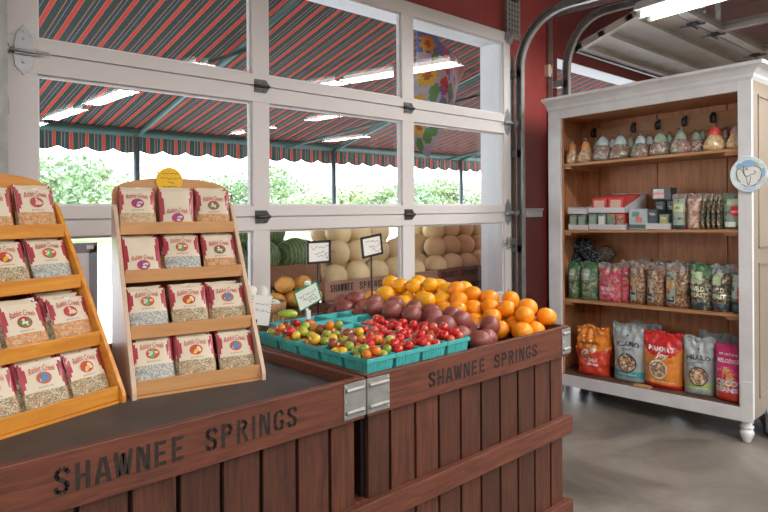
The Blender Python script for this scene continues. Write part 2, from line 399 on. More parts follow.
b = MB(); b.box(2.93, -.02, 1.0, 3.04, -.002, 1.045); b.box(2.96, -.028, .985, 2.99, 0, 1.06); b.tube([(2.93, -.022, 1.022), (2.905, -.022, 1.022)], .009)
b.build('slide_lock', M['steel'], door)
# ---- tracks
def track(nm, X, ytop, zc, ych, zh, yend, label, sgn=1, w=.030):
    """channel that runs up the wall, bends and runs level into the room"""
    t = thing(nm, label, 'door track', (X, 0, 0))
    r = zh-zc; path = [(ytop, .0), (ytop, zc)]
    for i in range(1, 11):
        a = PI/2*i/10; path.append((ytop-(1-math.cos(a))*(ytop-ych), zc+math.sin(a)*r))
    path.append((yend, zh+.02))
    b = MB(); n = len(path)
    def offs(d):
        out = []
        for i, (y, z) in enumerate(path):
            a = path[max(0, i-1)]; c = path[min(n-1, i+1)]; dy, dz = c[0]-a[0], c[1]-a[1]; l = math.hypot(dy, dz); out.append((y+dz/l*d, z-dy/l*d))
        return out
    A, B_ = offs(-.026), offs(.026)
    def strip(P, x0, x1, Q=None):
        if Q is None: b.add([(x0, *p) for p in P]+[(x1, *p) for p in P], [(i, i+1, n+i+1, n+i) for i in range(n-1)], 0, True)
        else: b.add([(x0, *p) for p in P]+[(x0, *q) for q in Q], [(i, i+1, n+i+1, n+i) for i in range(n-1)], 0, True)
    w2 = w
    strip(A, 0, w2); strip(B_, 0, w2); strip(A, w2, 0, B_)
    A2, B2 = offs(-.019), offs(.019); strip(A, 0, 0, A2); strip(B_, 0, 0, B2)
    ch = b.build('channel', M['galv'], t)
    b = MB()
    for z in (.4, .95, 1.6, 2.15): 
        b.box(.006, ytop+.026, z, .05, WY0-.001, z+.05); b.box(w2, ytop-.02, z, w2+.004, WY0-.001, z+.05)
    b.build('wall_bracket', M['galv'], t)
    return t
T1 = track('door_track', 3.592, 2.49, 2.20, 2.12, 2.555, .2, 'curved grey steel door track right of the closed glass door', w=.034)
b = MB(); b.box(.052, 2.565, 0, .056, WY0, 2.3); b.box(.015, WY0-.005, 0, .056, WY0-.0005, 2.3); b.build('wall_angle', M['galv'], T1)
T0 = track('door_track', .505, 2.49, 2.20, 2.12, 2.555, .2, 'upright steel door track at the left edge of the closed glass door', w=.034)
T2 = track('door_track', 4.155, 2.47, 2.26, 2.15, 2.64, .2, 'curved grey steel door track behind the cabinet top, for the raised door', w=.034)
b = MB(); b.box(-.05, 0.2, 2.66, -.046, WY0-.02, 2.70); b.box(-.05, .2, 2.698, -.02, WY0-.02, 2.702); b.box(-.06, WY0-.01, 0, -.02, WY0-.0005, 2.72); b.box(-.06, WY0-.05, 0, -.056, WY0-.0005, 2.72); b.build('track_angle', M['galv'], T2)
T3 = track('door_track', 7.33, 2.47, 2.26, 2.15, 2.64, .2, 'far steel door track hidden behind the cabinet, right side of raised door', w=-.034)
# perforated bearing plate with cable drum above the track
pl = thing('bearing_plate', 'perforated steel bearing plate on the red wall above the curved track', 'bracket', (3.56, WY0, 2.42))
b = MB(); b.box(0, -.03, 0, .16, -.0005, .5)
b.build('plate', M['galv'], pl, bevel=.002)
b = MB()
for i in range(4):
    for j in range(7): b.box(.025+i*.033, -.032, .05+j*.034, .033+i*.033, -.0285, .07+j*.034)
b.build('slot_row', M['dsteel'], pl)
b = MB(); b.lathe([(.02, -.06), (.075, -.06), (.078, -.05), (.06, -.045), (.055, -.005), (.07, 0), (.03, .0)], 28, X=Matrix.Translation((.08, -.09, .33)) @ Matrix.Rotation(PI/2, 4, 'X'))
b.tube([(.08, -.15, .33), (.08, -.03, .33)], .018, 12); b.build('cable_drum', M['dsteel'], pl)
b = MB(); b.box(4.06, WY0-.04, 2.22, 4.12, WY0-.0005, 2.31); b.box(4.075, WY0-.046, 2.245, 4.105, WY0-.04, 2.285)
tag(b.build('sensor_box', mat('beige_plastic', (.6, .5, .4), .5), bevel=.004), 'small beige plastic box high on the red wall between the doors', 'electrical box')
# ---- raised overhead door
rd = thing('door_2', 'second overhead garage door raised flat under the ceiling, above the cabinet', 'garage door', (4.24, 0, 0)); rd['kind'] = 'structure'
W2 = 3.06
def secmat(y0, z0, y1, z1):
    """matrix: local x along width, local y from the lower edge inwards, local z up (outside face)"""
    d = Vector((0, y1-y0, z1-z0)); l = d.length; d.normalize(); n = Vector((1, 0, 0)).cross(d)
    return Matrix(((1, 0, n.x, 0), (0, d.y, n.y, y0), (0, d.z, n.z, z0), (0, 0, 0, 1))), l
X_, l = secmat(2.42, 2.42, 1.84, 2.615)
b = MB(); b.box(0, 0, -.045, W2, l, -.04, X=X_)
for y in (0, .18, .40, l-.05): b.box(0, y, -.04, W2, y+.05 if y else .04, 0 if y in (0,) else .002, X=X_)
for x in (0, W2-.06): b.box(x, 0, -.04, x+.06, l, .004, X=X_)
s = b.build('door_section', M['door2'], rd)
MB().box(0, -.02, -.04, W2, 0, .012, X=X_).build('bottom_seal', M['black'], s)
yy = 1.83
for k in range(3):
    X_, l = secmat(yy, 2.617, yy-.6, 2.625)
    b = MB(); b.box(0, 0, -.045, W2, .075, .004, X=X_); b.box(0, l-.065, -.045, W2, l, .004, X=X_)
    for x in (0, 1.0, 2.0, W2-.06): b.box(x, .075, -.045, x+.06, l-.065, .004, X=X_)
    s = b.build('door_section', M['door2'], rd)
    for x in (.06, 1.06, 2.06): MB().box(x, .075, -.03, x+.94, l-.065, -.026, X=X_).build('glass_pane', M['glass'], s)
    yy -= .605
for y in (1.835, 1.228, .622):
    for x in (.62, 1.03, 2.03):
        b = MB(); X3 = Matrix.Translation((x, y, 2.607))
        b.box(-.03, -.04, -.012, .03, .04, .01, X=X3); b.tube([(-.09, 0, -.02), (.09, 0, -.02)], .009, X=X3); b.tube([(0, -.09, -.012), (0, .09, -.012)], .008, X=X3)
        b.build('center_hinge', M['dsteel'], rd)
# ---- fluorescent fixtures
M['tube'] = mat('lit_fluorescent_tube', (1, 1, 1), .5, emit=(1, .97, .90), es=5)
M['fixt'] = mat('fixture_white_enamel', (.5, .49, .47), .4)
def fixture(x, y0, y1, z, dx, label, n=2, power=31):
    """batten along y from y0 (far) to y1, tubes underneath"""
    L_ = y0-y1; ang = math.atan2(dx, L_)
    t = thing('ceiling_light', label, 'light', (x, y0, z), -ang, 'fluorescent ceiling lights')
    b = MB(); b.prism([(-.085, .045), (-.11, .0), (-.115, -.006), (.115, -.006), (.11, .0), (.085, .045), (.03, .07), (-.03, .07)], 'y', -L_, 0)
    hs = b.build('housing', M['fixt'], t)
    for sx in (-.055, .055):
        MB().tube([(sx, -.03, -.03), (sx, -L_+.03, -.03)], .017, 14).build('lamp_tube', M['tube'], t)
    b = MB()
    for yy_ in (-.012, -L_+.012):
        for sx in (-.055, .055): b.box(sx-.018, yy_-.012, -.05, sx+.018, yy_+.012, -.006)
    b.build('lamp_holder', M['fixt'], t, bevel=.003)
    b = MB()
    for yy_ in (-.2, -L_+.2): b.tube([(0, yy_, .07), (0, yy_, 3.3-z)], .004, 6)
    b.build('hanging_rod', M['steel'], t)
    ld = bpy.data.lights.new('lamp', 'AREA'); ld.shape = 'RECTANGLE'; ld.size = .2; ld.size_y = L_; ld.energy = power; ld.color = (1, .975, .95)
    lo = bpy.data.objects.new('lamp_light', ld); C.objects.link(lo); lo.parent = t; lo.location = (0, -L_/2, -.058)
    return t
fixture(3.98, 1.80, .60, 2.50, .2, 'hanging two-tube fluorescent light at the top right, near the cabinet')
fixture(3.77, .57, -.65, 2.50, .2, 'two-tube fluorescent light, next in line behind the one at the top right')
for k, (x, y) in enumerate([(2.5, .33), (2.5, -1.2), (2.5, -2.8), (2.5, -4.4), (.3, -.8), (.3, -2.6), (.3, -4.6), (-1.8, .6), (-1.8, -1.6), (-1.8, -4.0), (5.6, -1.2), (5.6, -3.4), (7.6, -.6), (7.6, -3.4)]):  # one row follows reflections in the glass; the others are added fill
    fixture(x, y, y-1.22, 2.62 if k > 3 else 2.52, 0, 'two-tube fluorescent light out of the picture, in store rows partly added for fill')
# ================================================================== CRATES
def crate(x0, y0, L_, Wd, label, lettering, surf, top=.7766, name='wooden_crate', slats=10, brackets=(), side_letter=False, mats=None, detail=True):
    t = thing(name, label, 'crate', (x0, y0, 0))
    cw, sl, rim = mats or (M['cratew'], M['slat'], M['rim'])
    zb = .6585 - .7766 + top; th = .020
    def board(nm, bx, m=cw, par=t, bev=.0025): return MB().box(*bx).build(nm, m, par, bevel=bev)
    fb = board('front_rail', (0, 0, zb, L_, th, top))
    board('back_rail', (0, Wd-th, zb, L_, Wd, top)); board('side_rail', (0, th, zb, th, Wd-th, top)); board('side_rail', (L_-th, th, zb, L_, Wd-th, top))
    b = MB()   # worn edge strip on the front rail
    # slatted panels, set back behind the rails
    p = L_/slats; ins = .022
    b = MB()
    for i in range(slats): b.box(max(i*p+.0055, ins), ins, .015, min((i+1)*p-.0055, L_-ins), ins+.016, zb+.03)
    b.build('front_slats', sl, t, bevel=.0015)
    MB().box(.01, ins+.02, .02, L_-.01, ins+.03, zb).build('front_lining', M['black'], t)
    if detail:
        for nm, xa in (('side_slats', ins), ('side_slats', L_-ins-.016)):
            b = MB(); n2 = 9; q = (Wd-2*ins-.05)/n2
            for i in range(n2): b.box(xa, ins+.034+i*q, .015, xa+.016, ins+.034+(i+1)*q-.006, zb+.03)
            b.build(nm, sl, t, bevel=.0015)
        b = MB()
        for i in range(slats): b.box(max(i*p+.004, ins+.02), Wd-ins-.016, .015, min((i+1)*p-.004, L_-ins-.02), Wd-ins, zb+.03)
        b.build('back_slats', sl, t)
    for za, zc in ((.3423, .4125), (0, .072)):
        o = .012
        board('front_trim', (-o*.3, -.006, za, L_+o, ins-.001, zc))
        board('side_trim', (-o*.3, ins, za, ins-.002, Wd, zc)); board('side_trim', (L_-ins+.002, ins, za, L_+o*.3, Wd, zc))
    board('deck', (th+.001, th+.001, surf-.018, L_-th-.001, Wd-th-.001, surf), M['rubber'] if name == 'wooden_crate_table' else M['slat'], bev=0)
    if lettering:
        for word, xa, xb, za, zc in lettering:
            b = MB()
            for st in stencil(word, xa, xb, za, zc): b.ribbon(st, .0085 if zc-za < .06 else .012, -.0008)
            b.build('stencil_lettering', M['stencil'], fb)
    for xa, xb, wrap in brackets:
        b = MB(); zc0, zc1 = .6685-.7766+top, .7685-.7766+top
        b.box(xa, -.003, zc0, xb, 0, zc1)
        if wrap > 0: b.box(L_, -.003, zc0, L_+.003, .06, zc1)
        if wrap < 0: b.box(-.003, -.003, zc0, 0, .06, zc1)
        for z in (zc0+.016, zc1-.022):
            b.tube([(xa+.006 if wrap > 0 else xa+.004, -.004, z+.003), (xb-.006, -.004, z+.003)], .0065, 8)
        o = b.build('corner_bracket', M['galv'], t, bevel=.0008)
        b = MB(); xr = xa+.006 if wrap > 0 else xb-.006
        for z in (zc0+.008, (zc0+zc1)/2, zc1-.008): b.ball((xr, -.003, z), .0038, .002, .0038, 8, 5)
        b.build('rivet_row', M['steel'], o)
    return t
KX, KY, KL, KW = 1.1972, 1.3509, 1.0961, .985
crate(KX-.0105-KL, KY, KL, KW, 'dark wooden crate table carrying the seed-mix racks, nearest on the left', [('SHAWNEE', .371-KX+.0105+KL, .643-KX+.0105+KL, .694, .7466), ('SPRINGS', .694-KX+.0105+KL, .952-KX+.0105+KL, .694, .7466)], .745,
      name='wooden_crate_table', brackets=[(KL-.078, KL, 1)])
crate(KX, KY, KL, KW, 'dark wooden crate filled with tomatoes, potatoes and oranges, right of the rack crate', [('SHAWNEE', 1.453-KX, 1.739-KX, .692, .7385), ('SPRINGS', 1.791-KX, 2.058-KX, .692, .7385)], .73,
      brackets=[(0, .085, -1), (KL-.060, KL, 1)])
# ================================================================== SEED RACKS
RW, RD = .378, .33
SL = lambda z: .28*z/.5125
LIPS = [.008, .146, .297, .436]      # bottom of each lip
def rack(label, loc, rz, wm, sm, sign=False):
    t = thing('display_rack', label, 'display rack', loc, rz)
    side = [(0, 0), (RD, 0), (RD, .515)]+[(.305+.0*i, .52) for i in range(1)]+[(.292, .516), (.282, .50), (.006, .03), (0, .018)]
    side = [(0, 0), (RD, 0), (RD, .525), (.312, .532), (.297, .528), (.283, .510), (.004, .032), (0, .02)]
    for xa in (0, RW-.012): MB().prism(side[::-1], 'x', xa, xa+.012).build('side_panel', sm, t, bevel=.0015)
    arc = [(.002, .02), (RW-.002, .02), (RW-.002, .565)]+[(RW/2+(RW/2-.002)*math.cos(a), .565+.05*math.sin(a)**.9) for a in [PI*i/16 for i in range(1, 16)]]+[(.002, .565)]
    MB().prism(arc, 'y', RD+.0005, RD+.010).build('back_board', wm, t, bevel=.0015)
    for i, z in enumerate(LIPS):
        y = SL(z+.018)
        MB().box(.0125, y, z, RW-.0125, y+.010, z+.037).build('shelf_lip', wm, t, bevel=.0012)
        MB().box(.0125, y+.0105, z, RW-.0125, RD-.001, z+.009).build('shelf', wm, t)
    MB().box(.0125, .01, 0, RW-.0125, RD-.001, .0075).build('base_board', wm, t)
    return t
r2 = rack('pale pine four-tier rack of seed packets with a round yellow card on top', (.6585, 1.692, .745), -math.radians(11.3), M['rack2'], M['rack2s'])
r1 = rack('orange pine four-tier rack of seed packets at the left edge', (.652-.378*math.cos(math.radians(16.3))-.008, 1.696-.378*math.sin(math.radians(16.3))-.002, .745), math.radians(16.3), M['rack1'], M['rack1'])
# round yellow card
cd = thing('round_card', 'round yellow handwritten card standing above the pale rack', 'sign', (0, 0, 0))
mw = Matrix.Translation((.6585, 1.692, .745)) @ Matrix.Rotation(-math.radians(11.3), 4, 'Z')
cd.matrix_world = mw @ Matrix.Translation((.176, RD-.004, .607))
b = MB(); n = 28; b.prism([(.042*math.cos(2*PI*k/n), .042*math.sin(2*PI*k/n)) for k in range(n)], 'y', -.001, .001); b.build('card', M['yellow'], cd)
b = MB(); rr = random.Random(3)
squiggle(b, -.022, .022, .022, .005, -.002, .0012, rng=rr); squiggle(b, -.03, .030, .006, .006, -.002, .0012, rng=rr); squiggle(b, -.006, .008, -.008, .006, -.002, .0012, rng=rr, words=1); squiggle(b, -.02, .024, -.02, .005, -.002, .0012, rng=rr)
b.build('handwriting', M['ink'], cd)
# packets
BE = {
 'oat': speck('oat_mix', [(.55, .38, .2), (.62, .45, .27), (.5, .33, .17), (.68, .55, .38)], 260),
 'bean': speck('bean_mix', [(.5, .4, .25), (.3, .2, .12), (.65, .6, .45), (.2, .25, .12), (.55, .3, .15)], 330),
 'spice': speck('spice_mix', [(.6, .26, .08), (.66, .36, .16), (.5, .25, .12), (.68, .45, .25)], 240),
 'grey': speck('grey_mix', [(.45, .45, .42), (.6, .6, .55), (.3, .32, .3)], 300)}
LOGO = [[(.5, .03, .04), (.03, .3, .06)], [(.55, .06, .03), (.8, .5, .05)], [(.45, .03, .12), (.1, .1, .45)], [(.6, .1, .03), (.1, .42, .15)], [(.5, .05, .05), (.75, .55, .35)], [(.55, .12, .04), (.05, .25, .55)]]
def packet(kind, logo, win):
    w, h, d = .108, .130, .016
    def zone(u, v, side):
        if side: return 3 if v > .34 else 1
        band = .97-.25*math.sin(PI*min(1, (v-win)/(1-win)*.9)) if v > win else 2
        if v > win: return 2 if abs(u) > band else 0
        return 1
    mb, fn = pouch(w, h, d, zone, .25, logo*3+1, 22, 24)
    t = thing('seed_packet', 'x', 'packet', group='seed-mix packets in the racks')
    mb.build('bag', [M['cream'], BE[kind], M['pktred'], M['paper']], t)
    zc = h*(win+.235)
    c1, c2 = LOGO[logo]
    b = MB(); b.disc(0, zc, .019, .0155, -.0016, 0, 18, 3, fn)
    rr = random.Random(logo)
    for k in range(9):
        a = rr.uniform(0, 2*PI); r_ = rr.uniform(.002, .012); b.disc(math.cos(a)*r_, zc+math.sin(a)*r_*.85, rr.uniform(.003, .006), rr.uniform(.003, .005), -.0022-.0001*k, rr.choice([1, 1, 2]), 8, 1, fn)
    b.build('logo', [mat('logo_a%d' % logo, c1, .5), mat('logo_b%d' % logo, c2, .5), M['cream']], t)
    b = MB(); text(b, 'Rabbit Creek', 0, min(zc+.0255, h*.92), .066, .016, -.0018, 0, .0, .35, fn, .35)
    b.build('lettering', M['txtred'], t)
    b = MB(); text(b, 'gourmet mix', 0, zc-.0225, .036, .005, -.0018, 0, .0, 0, fn); b.build('caption', M['ink'], t)
    return t
PK = [packet('oat', 2, .42), packet('bean', 1, .44), packet('spice', 4, .44), packet('grey', 3, .47), packet('bean', 5, .42), packet('spice', 0, .36)]
PK2 = []
for k, (lg, wn) in enumerate([(2, 0.05), (0, 0.05)]):
    PK2.append(packet('oat', lg, wn))
used = set()
def put_packet(mw, k, x, y, z, lean, yaw, label):
    src = (PK+PK2)[k]
    o = src if k not in used else copy_tree(src); used.add(k)
    o.matrix_world = mw @ Matrix.Translation((x, y, z)) @ Matrix.Rotation(yaw, 4, 'Z') @ Matrix.Rotation(-lean, 4, 'X')
    o['label'] = label; o['group'] = 'seed-mix packets in the racks'
TN = ['bottom tier', 'third tier', 'second tier', 'top tier']
def fill(mw, lay, rname):
    for tier in range(4):
        z = LIPS[tier]+.010; y = SL(LIPS[tier]+.018)+.0125
        for col, spec in enumerate(lay[tier]):
            xc = .012+(col+.5)*(RW-.024)/3
            cn = ['left', 'middle', 'right'][col]
            for j, (k, dx, yaw) in enumerate(spec):
                lean = math.radians((25 if tier < 3 else 13)+j*1.5)
                pos = 'front' if j == 0 else ['second', 'third', 'fourth', 'fifth'][j-1]
                colour = ['purple picture', 'yellow picture', 'tan picture', 'green picture', 'blue picture', 'red picture', 'purple picture', 'red picture'][k]
                put_packet(mw, k, xc+dx, y+.011+j*.0175, z+.0015+.009*j, lean, yaw, 'packet with %s, %s of %s stack, %s, %s' % (colour, pos, cn, TN[tier], rname))
rz2 = -math.radians(11.3)
lay2 = [  # bottom..top, each [left, middle, right] -> packets front to back (kind, dx, yaw)
 [[(3, -.002, .03), (0, .003, .0)], [(1, 0, .0), (4, -.006, -.05), (0, .004, .04)], [(4, .0, -.03), (0, .003, 0)]],
 [[(3, .0, .03), (1, -.004, .04)], [(1, .0, 0), (2, .003, .05)], [(4, .0, -.04), (5, -.004, .03)]],
 [[(6, .0, .05), (0, -.004, .02)], [(3, .0, -.03), (1, .006, .05), (5, -.007, .0)], [(5, .0, -.05), (2, .004, -.02)]],
 [[(0, -.001, .04), (2, .002, .0)], [(6, .0, .0), (7, .002, -.02)], [(5, .0, -.03), (1, -.003, 0)]]]
fill(mw, lay2, 'pale rack')
mw1 = r1.matrix_basis.copy() if r1.matrix_basis != Matrix.Identity(4) else None
mw1 = Matrix.Translation(r1.location) @ Matrix.Rotation(r1.rotation_euler[2], 4, 'Z')
lay1 = [
 [[(1, .0, .0), (0, .002, .03)], [(4, .003, -.06), (1, -.004, -.09), (0, -.011, -.14), (5, -.018, -.2)], [(1, .004, .05), (2, .002, .05), (0, .0, .04)]],
 [[(4, .0, .02), (2, -.003, .0)], [(5, .0, .03), (4, -.003, 0)], [(2, .006, -.02), (1, -.004, -.10), (0, -.012, -.17), (3, -.018, -.2)]],
 [[(5, .0, -.02), (1, .003, .0)], [(1, .0, .02), (0, .002, .04)], [(3, .0, -.03), (2, .004, .02), (0, -.006, -.06)]],
 [[(0, .0, .02)], [(5, -.004, .0)], [(2, .0, .02), (0, .003, -.03)]]]
fill(mw1, lay1, 'orange rack')
# ================================================================== PRODUCE
def pile(spots, r_of, floor, rng, n, hmax, squash=.97, tries=60, obst=()):
    """drop balls one at a time into the lowest resting place"""
    out = list(obst); res = []
    x0, x1, y0, y1 = spots
    for i in range(n):
        r = r_of(); best = None
        for _ in range(tries):
            x = rng.uniform(x0+r, x1-r); y = rng.uniform(y0+r, y1-r); z = floor+r
            for (a, b_, c, q) in out:
                dd = math.hypot(x-a, y-b_); s_ = (r+q)*squash
                if dd < s_: z = max(z, c+math.sqrt(s_*s_-dd*dd))
            if z+r > hmax(x, y): continue
            if best is None or z < best[2]: best = (x, y, z, r)
        if best: out.append(best); res.append(best)
    return res
# teal pulp baskets
def basket(label):
    b = MB(); T, B_, h = .056, .046, .082; w = .0035
    def ring(s, z): return [(-s, -s, z), (s, -s, z), (s, s, z), (-s, s, z)]
    vs = ring(B_, 0)+ring(T, h)+ring(T-w, h)+ring(B_-w, .036)
    fs = [(3, 2, 1, 0)]+[(i, (i+1) % 4, 4+(i+1) % 4, 4+i) for i in range(4)]+[(4+i, 4+(i+1) % 4, 8+(i+1) % 4, 8+i) for i in range(4)]+[(8+i, 8+(i+1) % 4, 12+(i+1) % 4, 12+i) for i in range(4)]+[(12, 13, 14, 15)]
    b.add(vs, fs)
    t = thing('berry_basket', label, 'basket', group='teal pulp baskets in the produce crate')
    b.build('basket_body', M['teal'], t, bevel=.002)
    b = MB(); z0, z1 = h-.013, h
    for (xa, ya, xb, yb) in ((-T-.003, -T-.003, T+.003, -T), (-T-.003, T, T+.003, T+.003), (-T-.003, -T, -T, T), (T, -T, T+.003, T)): b.box(xa, ya, z0, xb, yb, z1)
    b.build('rim_band', M['teal'], t, bevel=.001)
    b = MB()
    for k in range(-3, 4):
        x = k*.0125
        b.tube([(x*.86, -B_-.001, .01), (x, -T-.0005+.002, h-.014)], .0016, 5); b.tube([(-B_-.001, x*.86, .01), (-T+.0015, x, h-.014)], .0016, 5)
    b.build('rib_pattern', M['teal'], t)
    return t
bk = None; BX, BY, BP = 1.2835, 1.442, .1195
rowname = ['front row', 'second row', 'third row', 'fourth row', 'fifth row', 'back row']
colname = ['left column', 'second column', 'third column', 'fourth column', 'fifth column']
TC = {'red': (.62, .02, .012), 'dred': (.4, .025, .02), 'org': (.82, .22, .02), 'yel': (.86, .52, .03), 'grn': (.30, .38, .05), 'brn': (.28, .09, .04), 'lime': (.5, .52, .06), 'pink': (.68, .12, .07)}
TM = {k: mat('tomato_'+k, c, .22, var=.12, scale=60, coat=.4) for k, c in TC.items()}
NM = {'red': 'bright red', 'dred': 'dark red', 'org': 'orange', 'yel': 'yellow', 'grn': 'green', 'brn': 'brownish purple', 'lime': 'lime green', 'pink': 'pinkish red'}
tproto = {}
def tomato_mesh(key, long):
    k = (key, long)
    if k not in tproto:
        b = MB(); b.ball((0, 0, 0), 1, 1, 1.35 if long else .93, 14, 9, 0, fn=lambda p: 1-.10*max(0, p.z)**6)
        o = b.build('cherry_tomato', TM[key]); tproto[k] = [o, False]
    return tproto[k]
def tomato(key, long, loc, r, rng, where):
    e = tomato_mesh(key, long)
    o = e[0] if not e[1] else e[0].copy()
    if e[1]: C.objects.link(o)
    e[1] = True
    o.location = loc; o.scale = (r, r, r) if not long else (r*.86, r*.86, r*.86)
    o.rotation_euler = (rng.uniform(-.6, .6)+(PI/2 if long else 0), rng.uniform(-.4, .4), rng.uniform(0, 6.28))
    tag(o, 'small %s %stomato, teal basket in %s' % (NM[key], 'plum-shaped ' if long else 'cherry ', where), 'tomato', 'small tomatoes in the teal baskets')
mixed = ['yel', 'yel', 'org', 'org', 'red', 'dred', 'grn', 'pink', 'brn', 'pink', 'org', 'brn', 'yel', 'lime', 'brn', 'grn']
rt = random.Random(11)
for j in range(6):
    for i in range(5):
        if j < 5 and i > 3: continue
        if j == 5 and i < 1: continue
        x = BX+i*BP; y = BY+j*BP+(.012 if j == 5 else 0)
        lb = 'teal pulp berry basket in the %s, %s' % (rowname[j], colname[i])
        empty = j == 5 or (j == 4 and i > 2) 
        if empty: lb += ', standing empty'
        if bk is None: bk = basket(lb); o = bk
        else: o = copy_tree(bk)
        place(o, (x, y, .730), (0, 0, rt.uniform(-.02, .02)), lb)
        if empty: continue
        isred = i >= 2 and not (i == 2 and j == 0 and False)
        cnt = 16
        if i == 2 and j >= 3: cnt = 8
        hm = .872 if not isred else .868
        sp = pile((x-.053, x+.053, y-.053, y+.053), lambda: rt.uniform(.0148, .0185), (.7665 if i > 1 else .770), rt, cnt, lambda a, b_: hm-6*((a-x)**2+(b_-y)**2), .93, 70)
        for (a, b_, c, r) in sp:
            key = rt.choice(mixed) if not isred else rt.choice(['red', 'red', 'red', 'red', 'pink'])
            if i == 1 and j == 0: key = rt.choice(['grn', 'lime', 'brn', 'red', 'pink', 'red'])
            if i == 0 and j == 0: key = rt.choice(['red', 'red', 'org', 'grn', 'yel', 'brn', 'dred'])
            tomato(key, isred and rt.random() < .6, (a, b_, c), r, rt, '%s %s' % (rowname[j], colname[i]))
# a pale green long squash lying on the tomatoes
b = MB(); b.tube([(-.034, 0, 0), (-.03, 0, .001), (-.015, 0, .003), (.012, 0, .002), (.028, 0, 0), (.035, 0, -.001)], [.004, .011, .0145, .0155, .012, .004], 12)
q = atz(263+40*.0+.0, 0, 1) if False else None
o = b.build('long_tomato', mat('green_long_tomato', (.33, .48, .06), .25, var=.2, scale=40, coat=.3), loc=(1.305, 1.905, .874), rot=(0, 0, -.5), smooth=True)
tag(o, 'long pale green pepper lying on top of the mixed tomatoes', 'pepper')
# potatoes
M['pot'] = mat('red_potato_skin', (.27, .07, .055), .42, var=.35, scale=16, bump=.12, coat=.15)
pp = []
for s in range(3):
    b = MB(); sd = s*7.3
    b.ball((0, 0, 0), 1, .86, .82, 18, 12, 0, fn=lambda p, sd=sd: 1+.09*noise.noise(p*1.3+Vector((sd, 0, 0)))); pp.append([b.build('red_potato', M['pot']), False])
rp = random.Random(5)
hx = lambda x, y: .845
pots = []
def yfront(y): return 1.4 if y else 0
cand = pile((1.755, 1.985, 1.385, 2.31), lambda: rp.uniform(.038, .043), .7305, rp, 24, lambda x, y: .835, .82, 160, [])
top = pile((1.765, 1.975, 1.40, 2.30), lambda: rp.uniform(.038, .043), .7305, rp, 22, lambda x, y: .900 if y > 1.56 else .85, .82, 200, cand)
# oranges against the right rail
org = pile((1.985, 2.284, 1.372, 2.31), lambda: rp.choice([.038, .040, .042, .046]), .7305, rp, 100, lambda x, y: .825+.40*max(0, min(x-2.0, .14))+.13*min(max(0, y-1.42), .45), .93, 200, [(a, b_, c, r) for a, b_, c, r in cand+top])
def emit(lst, protos, cat, lab, grp, smin):
    for n_, (a, b_, c, r) in enumerate(lst):
        e = protos[n_ % len(protos)]; o = e[0] if not e[1] else e[0].copy()
        if e[1]: C.objects.link(o)
        e[1] = True
        o.location = (a, b_, c); o.scale = (r*smin,)*3; o.rotation_euler = (rp.uniform(-.3, .3), rp.uniform(-.3, .3), rp.uniform(-.9, .9)+PI/2*0)
        row = 'near the front rail' if b_ < 1.6 else 'midway back' if b_ < 1.95 else 'at the back'
        tag(o, lab(n_, a, b_, c) % row, cat, grp)
emit(cand+top, pp, 'potato', lambda n, a, b_, c: 'red-skinned potato '+('on top of' if c > .80 else 'low in')+' the row %s', 'red potatoes beside the oranges', 1.12)
M['or1'] = mat('orange_peel', (.92, .31, .005), .38, var=.05, scale=300, bump=.12, coat=.15)
M['or2'] = mat('golden_orange_peel', (.94, .43, .006), .38, var=.05, scale=300, bump=.12, coat=.15)
def orange(m):
    b = MB(); b.ball((0, 0, 0), 1, 1, .92, 20, 13, 0, fn=lambda p: 1-.05*abs(p.z)**8); o = b.build('orange', m)
    return o
po = [[orange(M['or1']), False]]; pg = [[orange(M['or2']), False]]
og = [p for p in org if p[1] > 1.85]; of = [p for p in org if p[1] <= 1.85]
lab_o = lambda kind: (lambda n, a, b_, c: kind+' orange '+('topping' if c > .84 else 'halfway up' if c > .79 else 'low in')+' the heap %s')
emit(of, po, 'orange', lab_o('bright'), 'oranges heaped along the right rail', 1.0)
emit(og, pg, 'orange', lab_o('golden yellow'), 'oranges heaped along the right rail', 1.0)
# woven basket of white squash
wb = thing('woven_basket', 'small tan splint basket of white squash at the back of the crate', 'basket', (1.372, 2.20, .7305))
M['splint'] = wood('splint_wood', (.62, .34, .17), (.42, .2, .09), (14, 14, 2), .55, .1)
b = MB(); b.lathe([(0, 0), (.078, 0), (.098, .135), (.101, .15), (.098, .151), (.094, .135), (.076, .006), (0, .006)], 26); b.build('basket_body', M['splint'], wb)
b = MB(); b.lathe([(.099, .115), (.104, .115), (.107, .15), (.101, .152)], 26); b.build('rim_hoop', M['splint'], wb)
b = MB()
for k in range(20):
    a = 2*PI*k/20; b.tube([(math.cos(a)*.0795, math.sin(a)*.0795, .006), (math.cos(a)*.0985, math.sin(a)*.0985, .116)], .004, 5)
b.build('upright_splints', M['splint'], wb)
M['ws'] = mat('white_squash_skin', (.84, .84, .78), .35, coat=.2)
sq = None
for k, (dx, dy, dz, r) in enumerate([(-.04, -.03, .155, .036), (.04, -.035, .152, .034), (.0, .045, .158, .038), (-.055, .04, .152, .03), (.055, .035, .152, .032), (0, 0, .196, .036), (-.035, .01, .205, .03)]):
    if sq is None:
        b = MB(); b.ball((0, 0, 0), 1, 1, .68, 24, 11, 0, fn=lambda p: 1+.06*math.cos(9*math.atan2(p.y, p.x))*(1-abs(p.z))); sq = b.build('white_squash', M['ws']); o = sq
        o['_'] = 0; del o['_']
    else: o = sq.copy(); C.objects.link(o)
    o.location = (1.372+dx, 2.20+dy, .7305+dz-.012); o.scale = (r, r, r); o.rotation_euler = (.2*k, .3, k)
    tag(o, 'white scalloped squash heaped in the tan splint basket', 'squash', 'white squash in the splint basket')
MB().lathe([(0, .12), (.09, .12)], 24).build('packing_straw', M['cream'], wb)
